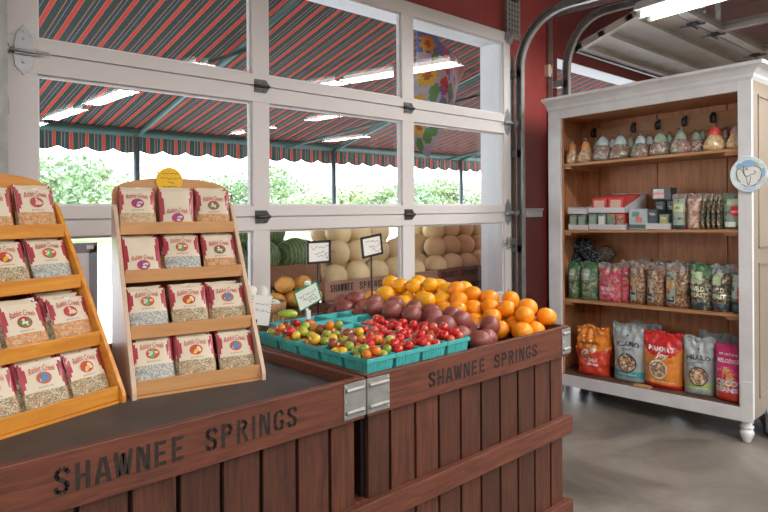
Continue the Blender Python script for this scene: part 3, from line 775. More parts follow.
# ---- price signs
def sign(name, label, c, w, h, tilt, frame, stem_to, lines, fm, edge=.009, yaw=0, green=False, seed=1):
    t = thing(name, label, 'sign', (c[0], c[1], stem_to)); dz = c[2]-stem_to
    X_ = Matrix.Translation((0, -.006, dz)) @ Matrix.Rotation(yaw, 4, 'Z') @ Matrix.Rotation(tilt, 4, 'Y')
    b = MB(); b.box(-w/2, -.001, -h/2, w/2, .001, h/2, X=X_); card = b.build('card', M['paper'] if not green else mat('pale_card', (.74, .8, .74), .6), t)
    b = MB()
    for q in ((-w/2-.001, -h/2-.001, -w/2+edge, h/2+.001), (w/2-edge, -h/2-.001, w/2+.001, h/2+.001), (-w/2, -h/2-.001, w/2, -h/2+edge), (-w/2, h/2-edge*(2 if green else 1), w/2, h/2+.001)): b.box(q[0], -.003, q[1], q[2], .003 if not green else .0012, q[3], X=X_)
    b.build('frame', fm, t)
    b = MB(); rr = random.Random(seed)
    for (xa, xb, z, hh, n_) in lines:
        k = len(b.v); squiggle(b, xa*w, xb*w, z*h, hh*h, -.0035, .0016, rng=rr, words=n_)
        for i in range(k, len(b.v)): b.v[i] = X_ @ b.v[i]
    b.build('handwriting', M['ink'], t)
    return t
L1 = [(-.33, .25, .2, .16, 2), (-.2, .36, -.02, .16, 1), (-.06, .25, -.24, .22, 1)]
sA = sign('price_sign', 'black-framed price sign on a thin black stem, left of the pair before the melons', (1.628, 2.15, 1.072), .124, .096, 0, 0, .732, L1, M['black'], seed=2)
MB().tube([(0, 0, 0), (0, 0, 1.072-.732-.03)], .0038, 8).build('stem', M['black'], sA)
sB = sign('price_sign', 'tilted black-framed price sign on a black stem, among the potatoes on the right', (1.905, 2.12, 1.087), .124, .094, -.13, 0, .76, L1, M['black'], seed=5)
MB().tube([(.008, 0, 0), (.0, 0, 1.087-.76-.03)], .0038, 8).build('stem', M['black'], sB)
sC = sign('price_sign', 'white price card edged in green on a clear clip, tilted over the empty baskets', (1.482, 2.03, .912), .114, .082, -.34, 0, .770, [(-.38, .3, .12, .12, 2), (-.25, .1, -.08, .14, 1), (-.05, .2, -.26, .22, 1)], M['green_edge'], .003, green=True, seed=8)
b = MB(); b.box(-.005, -.002, 0, .005, .002, .14); b.box(-.009, -.012, .05, .009, -.001, .085); b.box(-.010, -.012, .185, .010, .004, .2); b.build('clip_stem', mat('clear_plastic_white', (.75, .77, .78), .25), sC)
sD = thing('wire_bound_card', 'white wire-bound price card leaning beside the splint basket, behind the pale rack', 'sign', (1.262, 2.06, .7305))
X_ = Matrix.Rotation(-.15, 4, 'Z') @ Matrix.Rotation(.2, 4, 'Y') @ Matrix.Rotation(-.12, 4, 'X')
b = MB(); b.box(-.035, 0, .09, .045, .002, .20, X=X_); b.build('card', M['paper'], sD)
b = MB()
for k in range(10):
    b.tube([X_ @ Vector((.043, -.003, .095+k*.011)), X_ @ Vector((.049, .0, .095+k*.011)), X_ @ Vector((.045, .004, .095+k*.011))], .0015, 5); b.tube([X_ @ Vector((-.033, -.003, .095+k*.011)), X_ @ Vector((-.037, .0, .095+k*.011))], .0015, 5)
b.build('wire_binding', M['black'], sD)
b = MB(); squiggle(b, -.02, .03, .17, .01, -.001, .0012, words=2); squiggle(b, -.02, .03, .145, .012, -.001, .0012, words=2)
for i in range(len(b.v)): b.v[i] = X_ @ b.v[i]
b.build('handwriting', M['ink'], sD)
MB().tube([(.0, .004, 0), (.01, .004, .11)], .003, 6).build('stem', M['black'], sD)
# ================================================================== WHITE CABINET
CX0, CY0, CR, CW, CD = 3.6914, 2.3263, -1.594, 1.2385, .40
cab = thing('display_cabinet', 'tall worn white open cabinet with four wooden shelves of packaged goods', 'cabinet', (CX0, CY0, 0), CR)
MC = Matrix.Translation((CX0, CY0, 0)) @ Matrix.Rotation(CR, 4, 'Z')
MCi = MC.inverted()
TL = .026            # the old cabinet sags: shelves rise towards the near post
def cx_of(px, w):
    """where the sight line at height of the horizon meets the cabinet depth w"""
    d = MCi.to_3x3() @ ray(px, 230); o = MCi @ Vector((0, 0, H)); k = (w-o.y)/d.y
    return o.x+d.x*k
def cz_of(px, py, w):
    d = MCi.to_3x3() @ ray(px, py); o = MCi @ Vector((0, 0, H)); k = (w-o.y)/d.y
    return o.z+d.z*k
def sheared(mb, x=0):
    for p in mb.v: p.z += TL*(p.x+x)
    return mb
def cbox(nm, *bx, m=None, bev=.002, par=None): return sheared(MB().box(*bx)).build(nm, m or M['cabw'], par or cab, bevel=bev)
PW = .092; PR_ = .068
cbox('front_post', 0, -.0, .10, PW, .022, 1.892); cbox('front_post', CW-PR_, 0, .10, CW, .022, 1.892)
cbox('frieze', PW+.0003, .001, 1.838, CW-PR_-.0003, .022, 1.892)
cbox('bottom_rail', PW*.0, -.004, .085, CW, -.0005, .160)
cbox('side_panel', 0, .0225, .10, .018, CD-.012, 1.892)
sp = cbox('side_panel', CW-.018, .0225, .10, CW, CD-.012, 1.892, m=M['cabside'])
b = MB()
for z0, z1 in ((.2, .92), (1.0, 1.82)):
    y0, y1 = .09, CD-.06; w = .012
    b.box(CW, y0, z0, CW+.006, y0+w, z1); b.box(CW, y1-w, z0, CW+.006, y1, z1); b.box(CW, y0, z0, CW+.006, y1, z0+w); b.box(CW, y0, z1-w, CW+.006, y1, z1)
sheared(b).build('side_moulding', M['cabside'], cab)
b = MB()
sm_ = [.02, cx_of(600, CD-.011), cx_of(658, CD-.011), cx_of(727.6, CD-.011), CW-.02]
for q0, q1 in zip(sm_, sm_[1:]): b.box(q0+.003, CD-.011, .10, q1-.003, CD-.003, 1.892)
b.box(.02, CD-.003, .10, CW-.02, CD-.001, 1.892, 1)
sheared(b).build('back_boards', [M['cabin'], M['dsteel']], cab)
cbox('inner_side', .0185, .0225, .163, .026, CD-.012, 1.838, m=M['cabin'], bev=0); cbox('inner_side', CW-.026, .0225, .163, CW-.0185, CD-.012, 1.838, m=M['cabin'], bev=0)
cbox('inner_edge', PW-.0, .0225, .163, PW+.006, .035, 1.838, m=M['cabin'], bev=0); cbox('inner_edge', CW-PR_-.006, .0225, .163, CW-PR_, .035, 1.838, m=M['cabin'], bev=0)
cbox('top_board', .0185, .0225, 1.838, CW-.0185, CD-.012, 1.85, m=M['cabin'], bev=0)
S1, S2, S3, S4 = 1.538, 1.102, .646, .160
for z in (S1, S2, S3): cbox('shelf', .0265, .026, z-.017, CW-.0265, CD-.0125, z, m=M['cabshelf'], bev=.001)
for z in (S1, S2, S3):
    for xa in (.0265, CW-.0265-.12): cbox('shelf_cleat', xa, .037, z-.035, xa+.12, CD-.0125, z-.0175, m=M['cabshelf'], bev=0)
cbox('shelf', .0265, .0, S4-.018, CW-.0265, CD-.0125, S4-.0005, m=wood('cabinet_floor_board', (.17, .1, .07), (.1, .06, .045), (1, 10, 10)), bev=0)
hr = cbox('hook_rail', .03, CD-.03, 1.69, CW-.03, CD-.0125, 1.80, m=M['cabshelf'])
for px in (594, 633.5, 658, 684.6, 713):
    x = cx_of(px, CD-.05); b = MB(); z = 1.765+TL*x
    b.box(x-.010, CD-.040, z-.03, x+.010, CD-.0305, z+.035); b.tube([(x, CD-.045, z+.02), (x, CD-.07, z+.012), (x, CD-.08, z-.01), (x, CD-.065, z-.03), (x, CD-.045, z-.028)], .006, 8)
    b.build('coat_hook', M['black'], hr)
# crown moulding
prof = [(0, 1.892), (0, 1.945), (-.012, 1.955), (-.018, 1.985), (-.040, 2.01), (-.052, 2.015), (-.052, 2.032), (CD, 2.032), (CD, 1.892)]
b = MB()
def crown_pts(o): return o
prf = [(.0, 1.888), (.010, 1.905), (.012, 1.918), (.030, 1.943), (.048, 1.956), (.055, 1.959), (.055, 1.976)]
vs = []; n = len(prf)
for o, z in prf: vs += [(-o*.35, CD, z), (-o*.35, -o*.9, z), (CW+o*1.2, -o*.9, z), (CW+o*1.2, CD, z)]
fs = [(i*4+k, i*4+k+1, (i+1)*4+k+1, (i+1)*4+k) for i in range(n-1) for k in range(3)]
fs += [((n-1)*4+0, (n-1)*4+1, (n-1)*4+2, (n-1)*4+3), (3, 2, 1, 0), (0, (n-1)*4, (n-1)*4+3, 3)]
for p in vs: pass
b.add(vs, fs); sheared(b).build('crown_moulding', M['cabw'], cab)
# turned feet
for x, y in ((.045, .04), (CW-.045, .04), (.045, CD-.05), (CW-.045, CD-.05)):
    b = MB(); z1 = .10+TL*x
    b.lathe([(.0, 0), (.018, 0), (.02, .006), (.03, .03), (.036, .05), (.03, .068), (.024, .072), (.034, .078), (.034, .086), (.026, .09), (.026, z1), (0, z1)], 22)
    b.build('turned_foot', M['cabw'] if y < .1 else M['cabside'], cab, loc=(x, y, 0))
# corner post strip (thick square leg at the near corner)
cbox('leg_block', CW-.060, -.0045, .085, CW+.001, -.0001, .30)
# ------------------------------------------------------------------ things on the shelves
def cab_thing(name, label, cat, x, w, z, rz=0, group=None, tilt=0):
    t = thing(name, label, cat, (0, 0, 0), 0, group)
    t.matrix_world = MC @ Matrix.Translation((x, w, z+TL*x+.0012)) @ Matrix.Rotation(rz, 4, 'Z') @ Matrix.Rotation(tilt, 4, 'X')
    return t
def span(pl, pr, py, w, z):
    xl, xr = cx_of(pl, w), cx_of(pr, w); xm = (xl+xr)/2
    return xm, xr-xl, cz_of((pl+pr)/2, py, w)-(z+TL*xm)
def solid(c, n, rough=.3, coat=.4, var=.0): return mat(n, c, rough, coat=coat, var=var, scale=30)
# --- bottom shelf: large treat bags
def big_bag(label, pl, pr, py, w, rz, cols, zone, deco, crumple=.8, d=.10, taper=.0, seed=1, name='treat_bag', z=S4, top=.86, cat='bag', group=None, kx=.9):
    x, wd, h = span(pl, pr, py, w-d/2, z)
    t = cab_thing(name, label, cat, x, w, z, rz, group)
    kx = 1 if z != S4 else kx
    mb, fn = pouch(wd*kx, h, d, zone, crumple, seed, 22, 26, taper, top)
    mb.build('bag', cols, t)
    if deco: deco(t, wd*kx, h, fn)
    return t
GREYB = solid((.42, .48, .50), 'silver_grey_bag', .35, .3); ORB = solid((.85, .28, .03), 'orange_bag', .25, .6, .1); ORR = solid((.75, .06, .025), 'orange_red_bag', .25, .6, .1)
REDB = solid((.72, .025, .025), 'red_bag', .25, .6, .08); PINK = solid((.74, .03, .22), 'magenta_bag', .28, .5, .08); TEALB = solid((.08, .38, .40), 'teal_band', .4, .3); LIMEB = solid((.42, .62, .12), 'lime_band', .4, .3)
WTXT = solid((.85, .85, .83), 'white_print', .5, 0); DTXT = solid((.03, .05, .06), 'dark_print', .5, 0)
NUTS = speck('mixed_biscuits', [(.5, .3, .15), (.65, .45, .28), (.25, .14, .08), (.72, .6, .45), (.4, .2, .1)], 90)
PINKNUT = speck('pink_print_mix', [(.8, .1, .25), (.85, .35, .1), (.7, .5, .3), (.75, .05, .1)], 60)
def d_orange(t, w, h, f):
    b = MB(); text(b, 'BUG BUDS', -.02, h*.66, w*.5, h*.06, -.002, 0, .03, .0, f); text(b, 'TRUE', .01, h*.32, w*.3, h*.07, -.002, 1, .03, 0, f); text(b, 'chews', .01, h*.24, w*.35, h*.06, -.002, 1, .02, 0, f)
    b.build('lettering', [DTXT, WTXT], t)
    b = MB(); b.disc(-w*.2, h*.42, w*.16, h*.12, -.0015, 0, 18, 3, f); b.disc(w*.04, h*.52, w*.1, h*.05, -.0015, 1, 16, 2, f); b.build('emblem', [NUTS, WTXT], t)
big_bag('orange and red foil treat bag with folded top, at the far left end', 573, 606, 327, .12, .15, [ORB, ORR], lambda u, v, s: 0 if v > .52 else 1, d_orange, 1.6, .10, -.06, 3)
def d_hil(band, col, word='HILARIO'):
    def f_(t, w, h, f):
        b = MB(); text(b, word, 0, h*.66, w*.74, h*.085, -.002, 0, .03, 0, f, .25); text(b, 'naturals', 0, h*.575, w*.3, h*.03, -.002, 0, .01, 0, f); b.build('lettering', DTXT, t)
        b = MB(); b.disc(-.0, h*.80, w*.03, h*.02, -.002, 0, 8, 1, f); b.build('emblem', DTXT, t)
        b = MB(); b.disc(0, h*.33, w*.31, h*.17, -.0015, 1, 24, 4, f); b.disc(0, h*.33, w*.27, h*.148, -.0025, 0, 24, 4, f); b.build('round_window', [NUTS, DTXT], t)
        b = MB(); text(b, 'real ingredients', 0, h*.13, w*.6, h*.035, -.002, 0, .01, 0, f); b.build('band_lettering', WTXT, t)
    return f_
zb = lambda u, v, s: 1 if .09 < v < .18 and not s else 0
big_bag('silver grey treat bag standing behind the one with the teal band', 626, 660, 324, .27, -.1, [GREYB, TEALB], zb, None, .8, .08, 0, 5)
big_bag('silver grey treat bag with a teal band and round window, front', 609.5, 642, 324.5, .12, .06, [GREYB, TEALB], zb, d_hil(0, 0), .8, .09, -.08, 7)
def d_red(t, w, h, f):
    b = MB(); text(b, 'MAMMA\'S', 0, h*.70, w*.66, h*.09, -.002, 0, .04, 0, f, -.1); text(b, 'Joy', 0.01, h*.58, w*.36, h*.12, -.002, 0, .05, .3, f); b.build('lettering', WTXT, t)
    b = MB(); text(b, 'crunchy oven baked treats', 0, h*.12, w*.7, h*.035, -.002, 0, .01, 0, f); b.build('caption', WTXT, t)
    b = MB(); b.disc(-w*.05, h*.34, w*.24, h*.17, -.0015, 1, 24, 4, f); b.disc(-w*.05, h*.34, w*.2, h*.145, -.0025, 0, 24, 4, f); b.build('round_window', [NUTS, WTXT], t)
big_bag('red treat bag peeking out behind the red and orange one', 655, 686, 334, .25, -.1, [REDB], lambda u, v, s: 0, None, .8, .08, 0, 8)
big_bag('red and orange treat bag with white lettering and round window, middle of bottom shelf', 638, 681, 333, .115, .02, [REDB, ORB], lambda u, v, s: 0 if v > .55+.18*abs(u)**2 or v < .08 else 1, d_red, .7, .10, -.02, 9)
big_bag('silver grey treat bag at the back behind the lime-banded one', 694, 736, 334, .27, -.05, [GREYB], lambda u, v, s: 0, None, .9, .08, 0, 12)
big_bag('silver grey treat bag with a lime band and small round window', 679, 712, 338, .11, .22, [GREYB, LIMEB], lambda u, v, s: 1 if .10 < v < .2 and not s else 0, d_hil(0, 0), .8, .10, 0, 11)
def d_pink(t, w, h, f):
    b = MB(); text(b, 'MR. NATURAL', 0, h*.83, w*.6, h*.04, -.002, 0, .02, 0, f); text(b, 'MELODIES', 0, h*.72, w*.72, h*.07, -.002, 0, .03, 0, f); b.build('heading', WTXT, t); b = MB()
    text(b, 'CISCO', 0, h*.34, w*.72, h*.11, -.003, 0, .05, 0, f); text(b, 'BEANS', 0, h*.22, w*.72, h*.09, -.003, 0, .05, 0, f); b.build('lettering', WTXT, t)
    b = MB(); b.disc(0, h*.42, w*.40, h*.20, -.0012, 0, 24, 4, f); b.build('picture', PINKNUT, t)
big_bag('magenta pink treat bag with white lettering at the right end of the bottom shelf', 709, 744, 346, .09, -.12, [PINK, ORR], lambda u, v, s: 1 if v < .14 and not s else 0, d_pink, .5, .10, 0, 14)
blk = cab_thing('wooden_block', 'small tan wooden block lying on the bottom shelf under the red bag', 'wood block', cx_of(644, .05), .022, S4, .0)
MB().box(-.05, -.018, 0, .05, .018, .014).build('block', M['rack2'], blk, bevel=.002)
# --- third shelf
GRN = solid((.07, .2, .09), 'green_film', .25, .6, .3); GRNP = speck('green_nut_mix', [(.08, .22, .10), (.25, .30, .16), (.42, .30, .18), (.07, .16, .09)], 70, coat=.6, rough=.3)
PNK = speck('pink_candy_mix', [(.55, .07, .12), (.62, .16, .14), (.55, .3, .18), (.42, .05, .12), (.66, .10, .2)], 75, coat=.6, rough=.3)
BRN = speck('brown_trail_mix', [(.22, .11, .06), (.36, .2, .11), (.14, .07, .04), (.46, .3, .18)], 100, coat=.6, rough=.3)
DKM = speck('dark_trail_mix', [(.12, .08, .05), (.3, .2, .12), (.05, .05, .05), (.45, .35, .22), (.1, .16, .09)], 90, coat=.7, rough=.25)
NAVY = solid((.03, .06, .09), 'navy_label', .4, .3); LBL = solid((.35, .46, .38), 'pale_green_label', .45, .2); CRUM = solid((.30, .25, .23), 'crinkled_clear_top', .2, .6, .4)
def label_part(t, w, h, f, x0, x1, z0, z1, m, off=-.0015, n=6):
    b = MB(); vs = []; 
    for j in range(n+1):
        for i in range(n+1):
            x = w*(x0+(x1-x0)*i/n); z = h*(z0+(z1-z0)*j/n); vs.append((x, f(x, z)+off, z))
    b.add(vs, [(j*(n+1)+i, j*(n+1)+i+1, (j+1)*(n+1)+i+1, (j+1)*(n+1)+i) for j in range(n) for i in range(n)], 0, True); return b.build('label', m, t)
def d_green(t, w, h, f):
    label_part(t, w, h, f, -.42, .1, .52, .80, LBL); b = MB(); text(b, 'Nutty', -.08*w, h*.66, w*.45, h*.08, -.003, 0, .03, .3, f); b.build('lettering', WTXT, t)
def d_pinkbag(t, w, h, f):
    b = MB(); text(b, 'CRUNCHY', 0, h*.34, w*.66, h*.10, -.003, 0, .05, 0, f); text(b, 'BERRY MIX', 0, h*.22, w*.66, h*.07, -.003, 0, .03, 0, f); b.build('lettering', solid((.85, .45, .6), 'pale_pink_print', .4), t)
def d_clear(t, w, h, f):
    label_part(t, w, h, f, -.40, .02, .10, .80, LBL); label_part(t, w, h, f, -.36, -.02, .44, .62, solid((.8, .45, .12), 'orange_label', .4), -.0022); label_part(t, w, h, f, -.36, -.02, .12, .28, NAVY, -.0022)
    label_part(t, w, h, f, -.38, -.2, .3, .42, REDB, -.0024)
    b = MB(); text(b, 'Nature', -.19*w, h*.70, w*.34, h*.05, -.003, 0, .02, .2, f); b.build('lettering', DTXT, t); b = MB(); text(b, 'TRAIL', -.19*w, h*.2, w*.26, h*.04, -.004, 0, .02, 0, f); b.build('caption', WTXT, t)
def d_wild(t, w, h, f):
    label_part(t, w, h, f, -.40, .1, .57, .82, solid((.5, .62, .4), 'light_green_print', .5)); b = MB(); text(b, 'WILD', -.08*w, h*.46, w*.66, h*.11, -.003, 0, .05, 0, f); text(b, 'FEAST', -.02*w, h*.33, w*.7, h*.10, -.003, 0, .05, 0, f); b.build('lettering', solid((.7, .72, .55), 'pale_green_print', .5), t)
    label_part(t, w, h, f, -.45, .45, .05, .18, NAVY)
zc = lambda u, v, s: 1 if v > .86 else 0
T3 = 'standing on the third shelf'
big_bag('green nut-mix bag at the far left of the third shelf', 565.8, 577.8, 262, .11, .1, [GRNP, GRN], lambda u, v, s: 1 if v > .8 or s else 0, d_green, .8, .07, seed=21, z=S3, name='snack_bag')
big_bag('green nut-mix bag second from the left on the third shelf', 578.3, 595, 262, .10, 0, [GRNP, GRN], lambda u, v, s: 1 if v > .8 or u < -.7 else 0, d_green, .8, .07, seed=22, z=S3, name='snack_bag')
big_bag('large pink and red snack bag, third from the left on the third shelf', 595.6, 618.5, 263.5, .10, 0, [PNK, CRUM], zc, d_pinkbag, 1, .08, seed=23, z=S3, name='snack_bag')
big_bag('narrow pink snack bag right of the large pink one', 618.8, 629, 261, .12, .1, [PNK, CRUM], zc, None, 1, .07, seed=24, z=S3, name='snack_bag')
for k, (a, b_, p, w, s_) in enumerate([(627, 643.5, 261, .10, 25), (644, 661.5, 263, .09, 26), (662.5, 686.5, 263.5, .09, 27)]):
    big_bag('clear trail-mix bag with tall pale green label, %s of three' % ['leftmost', 'middle', 'rightmost'][k], a, b_, p, w, 0, [BRN, CRUM], zc, d_clear, 1, .075, seed=s_, z=S3, name='snack_bag', group='clear trail-mix bags on the third shelf')
    big_bag('clear trail-mix bag hidden behind the %s labelled one' % ['leftmost', 'middle', 'rightmost'][k], a+9, b_+7, p-2, w+.12, 0, [BRN, CRUM], zc, None, 1, .075, seed=s_+9, z=S3, name='snack_bag', group='clear trail-mix bags on the third shelf')
big_bag('dark green snack bag lettered WILD with its top slumped right', 687.5, 709, 264, .08, .05, [DKM, GRN], lambda u, v, s: 1 if v > .80-.1*u or u < -.85 else 0, d_wild, 1.2, .08, seed=28, z=S3, name='snack_bag')
big_bag('dark green snack bag lettered WILD, second of the pair on the right', 708.8, 728, 265.5, .08, 0, [DKM, solid((.3, .33, .33), 'grey_film', .2, .6, .3)], lambda u, v, s: 1 if v > .82 or u < -.85 else 0, d_wild, 1.4, .08, seed=29, z=S3, name='snack_bag')
def d_last(t, w, h, f):
    label_part(t, w, h, f, -.42, .42, .3, .8, solid((.55, .62, .62), 'pale_blue_label', .4)); label_part(t, w, h, f, 0, .42, .25, .55, REDB, -.0025); label_part(t, w, h, f, -.42, .2, .06, .24, NAVY)
big_bag('green and white snack bag with red spot, right end of third shelf', 728.3, 746, 266, .08, 0, [GRN, CRUM], zc, d_last, .8, .08, seed=30, z=S3, name='snack_bag')
KNIT = speck('navy_white_knit', [(.02, .04, .06), (.03, .06, .09), (.35, .42, .48), (.015, .03, .05)], 110, rough=.8, bump=.6)
KNB = speck('grey_brown_knit', [(.12, .09, .07), (.2, .15, .12), (.3, .27, .25)], 110, rough=.8, bump=.6)
for k, (px, py, rx, rz_, w, m, lab) in enumerate([(572, 258, .065, .055, .29, KNIT, 'dark navy mesh bundle lowest at the left, behind the green bags'), (583, 246, .07, .058, .30, KNIT, 'dark navy speckled bundle on top of the others at the back left'), (594, 257, .065, .055, .28, KNIT, 'navy speckled bundle low in the heap behind the green bags'), (605, 252, .07, .055, .30, KNB, 'grey brown bundle at the right of the navy heap')]):
    x = cx_of(px, w); zt = cz_of(px, py, w)
    b = MB(); b.ball((0, 0, 0), rx, .06, rz_, 20, 13, fn=lambda p, k=k: 1+.25*noise.noise(p*2.3+Vector((k*5, 0, 0))))
    o = b.build('mesh_bundle', m); o.matrix_world = MC @ Matrix.Translation((x, w, zt-.01)); tag(o, lab, 'bundle')
for k, px in enumerate((572, 590, 606)):
    x = cx_of(px, .28); o = cab_thing('stock_box', 'plain dark box supporting the navy bundles, %s' % ['left', 'middle', 'right'][k], 'box', x, .28, S3)
    b = MB(); b.box(-.055, -.05, 0, .055, .05, cz_of(px, 262, .28)-S3-TL*x-.05); b.build('box', NAVY, o, bevel=.002)
# --- second shelf
def crate_box(label, pl, pr, py, w, dep, m, z=S2, zadd=0, name='snack_box', cat='box', rz=0, group=None, h=None):
    x, wd, hh = span(pl, pr, py, w, z+zadd)
    if h: hh = h
    t = cab_thing(name, label, cat, x, w+dep/2, z+zadd, rz, group)
    MB().box(-wd/2, -dep/2, 0, wd/2, dep/2, hh).build('carton', m, t, bevel=.0015)
    return t, wd, hh, -dep/2
CARD = solid((.72, .74, .78), 'white_tray_card', .6, 0); DGRY = solid((.05, .07, .07), 'dark_tea_box', .4, .2)
def tray(label, pl, pr, w, dep, z, front, wall, back=None):
    xl, xr = cx_of(pl, w), cx_of(pr, w); x = (xl+xr)/2; wd = xr-xl
    t = cab_thing('display_tray', label, 'tray', x, w+dep/2, z)
    b = MB(); th = .003; d = dep/2
    b.box(-wd/2, -d, 0, wd/2, d, th); b.build('tray_floor', CARD, t)
    MB().box(-wd/2, -d, th, wd/2, -d+th, front).build('front_lip', CARD, t)
    bk_ = back or wall
    for s in (-1, 1):
        xa = s*(wd/2-th/2); MB().prism([(-d+th, th), (d, th), (d, bk_), (-d+th, wall)], 'x', xa-th/2, xa+th/2).build('side_wall', CARD, t)
    MB().box(-wd/2+th, d-th, th, wd/2-th, d, bk_).build('back_wall', CARD, t)
    return t, x, wd
RP = solid((.68, .05, .035), 'red_packet', .3, .5, .1); RPL = solid((.8, .5, .4), 'packet_picture', .4, .2); GP = solid((.22, .33, .27), 'green_jar_label', .4, .2, .3)
def mini(label, x, y, z, w, h, d, m, m2, nm='small_packet', cat='packet', group=None, tilt=0, text_=None, fsc=.7):
    t = cab_thing(nm, label, cat, x, y, z, 0, group, tilt)
    MB().box(-w/2, -d/2, 0, w/2, d/2, h).build('packet', m, t, bevel=min(d, w)*.15)
    b = MB(); b.box(-w/2*fsc, -d/2-.0008, h*.18, w/2*fsc, -d/2, h*.82); b.build('picture_panel', m2, t)
    if text_:
        b = MB(); text(b, text_, 0, h*.72, w*.6, h*.12, -d/2-.0012, 0, .02); b.build('lettering', WTXT, t)
    return t
# lower trays with jars, the low left tray and its twin on top
t_, x, wd = tray('white card tray at the far left of the second shelf, holding green cartons', 568.5, 588, .05, .22, S2, .032, .04)
for k in range(2):
    for r_ in range(2): mini('small green carton in the far left tray, %s row, %s' % (['front', 'back'][r_], ['left', 'right'][k]), cx_of(574+8.5*k, .07), .08+.1*r_, S2+.004, .052, .095, .05, GP, LBL, 'snack_carton', 'carton', 'green cartons in the lower trays')
t_, x, wd = tray('white card tray second from the left, holding green and red cartons', 589, 626, .05, .24, S2, .032, .04)
for k in range(4):
    for r_ in range(2): mini('small %s carton in the second tray, %s row, place %s from the left' % ('green' if k < 2 else 'brown' if k == 2 else 'red', ['front', 'back'][r_], ['first', 'second', 'third', 'fourth'][k]), cx_of(593.5+9.3*k, .07), .08+.1*r_, S2+.004, .058, .098, .05, [GP, GP, BRN, RP][k], [LBL, WTXT, GP, BRN][k], 'snack_carton', 'carton', 'green cartons in the lower trays')
t_, x, wd = tray('empty-fronted white card tray stacked on the far left tray', 568, 587.5, .055, .2, S2+.104, .034, .045)
t_, x, wd = tray('white card tray with high sloping sides full of red packets', 588.5, 625, .05, .28, S2+.107, .032, .035, .125)
for k in range(11):
    y = .072+k*.0215
    for c in range(2):
        mini('red packet in the sloping tray, %s column, place %d from the front' % (['left', 'right'][c], k+1), x-.060+.112*c, y, S2+.112+.0025*k, .098, .088, .016, RP, RPL, 'red_packet', 'packet', 'red packets in the sloping tray', -.12)
# middle: little white/green box, dark tea boxes, tray, tin
t, wd, hh, yf = crate_box('small white and green carton with a red panel, front middle of second shelf', 629, 646, 209, .045, .05, solid((.45, .56, .56), 'pale_carton', .4, .2))
b = MB(); b.box(-wd*.1, yf-.001, hh*.35, wd*.25, yf, hh*.6, 0); b.box(-wd*.48, yf-.001, hh*.05, wd*.48, yf, hh*.24, 1); b.box(-wd*.3, yf-.001, hh*.62, wd*.1, yf, hh*.85, 2); b.build('printed_panels', [REDB, NAVY, GRN], t)
t_, x, wd = tray('low white card tray in the middle of the second shelf, holding dark tea boxes', 647, 671, .06, .24, S2, .035, .04)
tea = []
for (pl, pr, col, row, zz, hh) in [(648, 659, 0, 0, 0, .12), (659.5, 670, 1, 0, 0, .085), (648, 659, 0, 1, 0, .17), (660, 671, 1, 1, 0, .17)]:
    x0_, x1_ = cx_of(pl, .08), cx_of(pr, .08); xx = (x0_+x1_)/2; ww = x1_-x0_-.004
    mini('dark tea box in the low tray, %s row, %s' % (['front', 'back'][row], ['left', 'right'][col]) if not (row == 0 and col == 1) else 'small tin with a yellow label at the right front of the low tray', xx, .10+.1*row, S2+.004, ww, hh, .07, DGRY if not (row == 0 and col) else GP, NAVY if not (row == 0 and col) else solid((.5, .42, .12), 'ochre_label', .4), 'tea_box', 'box', 'dark tea boxes in the low tray', 0, 'TEA')
t, wd, hh, yf = crate_box('dark tea box with a red and white front lying on top of the others', 652, 671, 188, .16, .09, DGRY, zadd=.178)
b = MB(); b.box(-wd*.42, yf-.001, hh*.1, wd*.15, yf, hh*.9, 0); b.box(-wd*.42, yf-.0015, hh*.4, wd*.15, yf-.001, hh*.65, 1); b.build('printed_panels', [WTXT, REDB], t)
# right: bags
def d_gb(t, w, h, f):
    label_part(t, w, h, f, -.44, .44, .12, .86, LBL); label_part(t, w, h, f, -.3, .35, .5, .72, solid((.62, .68, .35), 'yellow_green_label', .4), -.0025); label_part(t, w, h, f, -.44, .44, .02, .12, NAVY); b = MB(); text(b, 'Greens', 0, h*.61, w*.4, h*.06, -.0035, 0, .02, .2, f); b.build('lettering', GRN, t)
big_bag('clear snack bag with pale green label, left of the nut bag', 670.5, 684.5, 194, .07, 0, [BRN, CRUM], zc, d_gb, .5, .06, seed=41, z=S2, name='snack_bag')
big_bag('clear bag of pinkish nuts, centre right of the second shelf', 684.8, 700, 193.5, .075, 0, [speck('pinkish_nuts', [(.55, .32, .25), (.65, .45, .35), (.4, .2, .15), (.7, .55, .45)], 75, coat=.5, rough=.3), CRUM], zc, None, .8, .08, seed=42, z=S2, name='snack_bag')
for k in range(4): big_bag('upright dark brown bar pack in the row of four, place %d from the left' % (k+1), 699.5+5.3*k, 705+5.3*k, 194, .08, 0, [DKM, CRUM], zc, None, .6, .10, seed=43+k, z=S2, name='snack_bag', group='dark bar packs on the second shelf')
def d_gr(t, w, h, f):
    label_part(t, w, h, f, -.4, .46, .1, .95, GP); label_part(t, w, h, f, -.1, .46, .35, .62, REDB, -.0025); label_part(t, w, h, f, -.35, .1, .06, .2, WTXT, -.0028); label_part(t, w, h, f, -.3, .3, .66, .84, solid((.6, .6, .42), 'straw_label', .5), -.0027)
    b = MB(); text(b, 'Mills', .15*w, h*.48, w*.4, h*.06, -.004, 0, .02, 0, f); b.build('lettering', WTXT, t)
big_bag('green snack bag with a red panel at the right end of the second shelf', 721, 746, 193, .06, 0, [GRN, CRUM], lambda u, v, s: 1 if v > .95 else 0, d_gr, .4, .07, seed=48, z=S2, name='snack_bag')
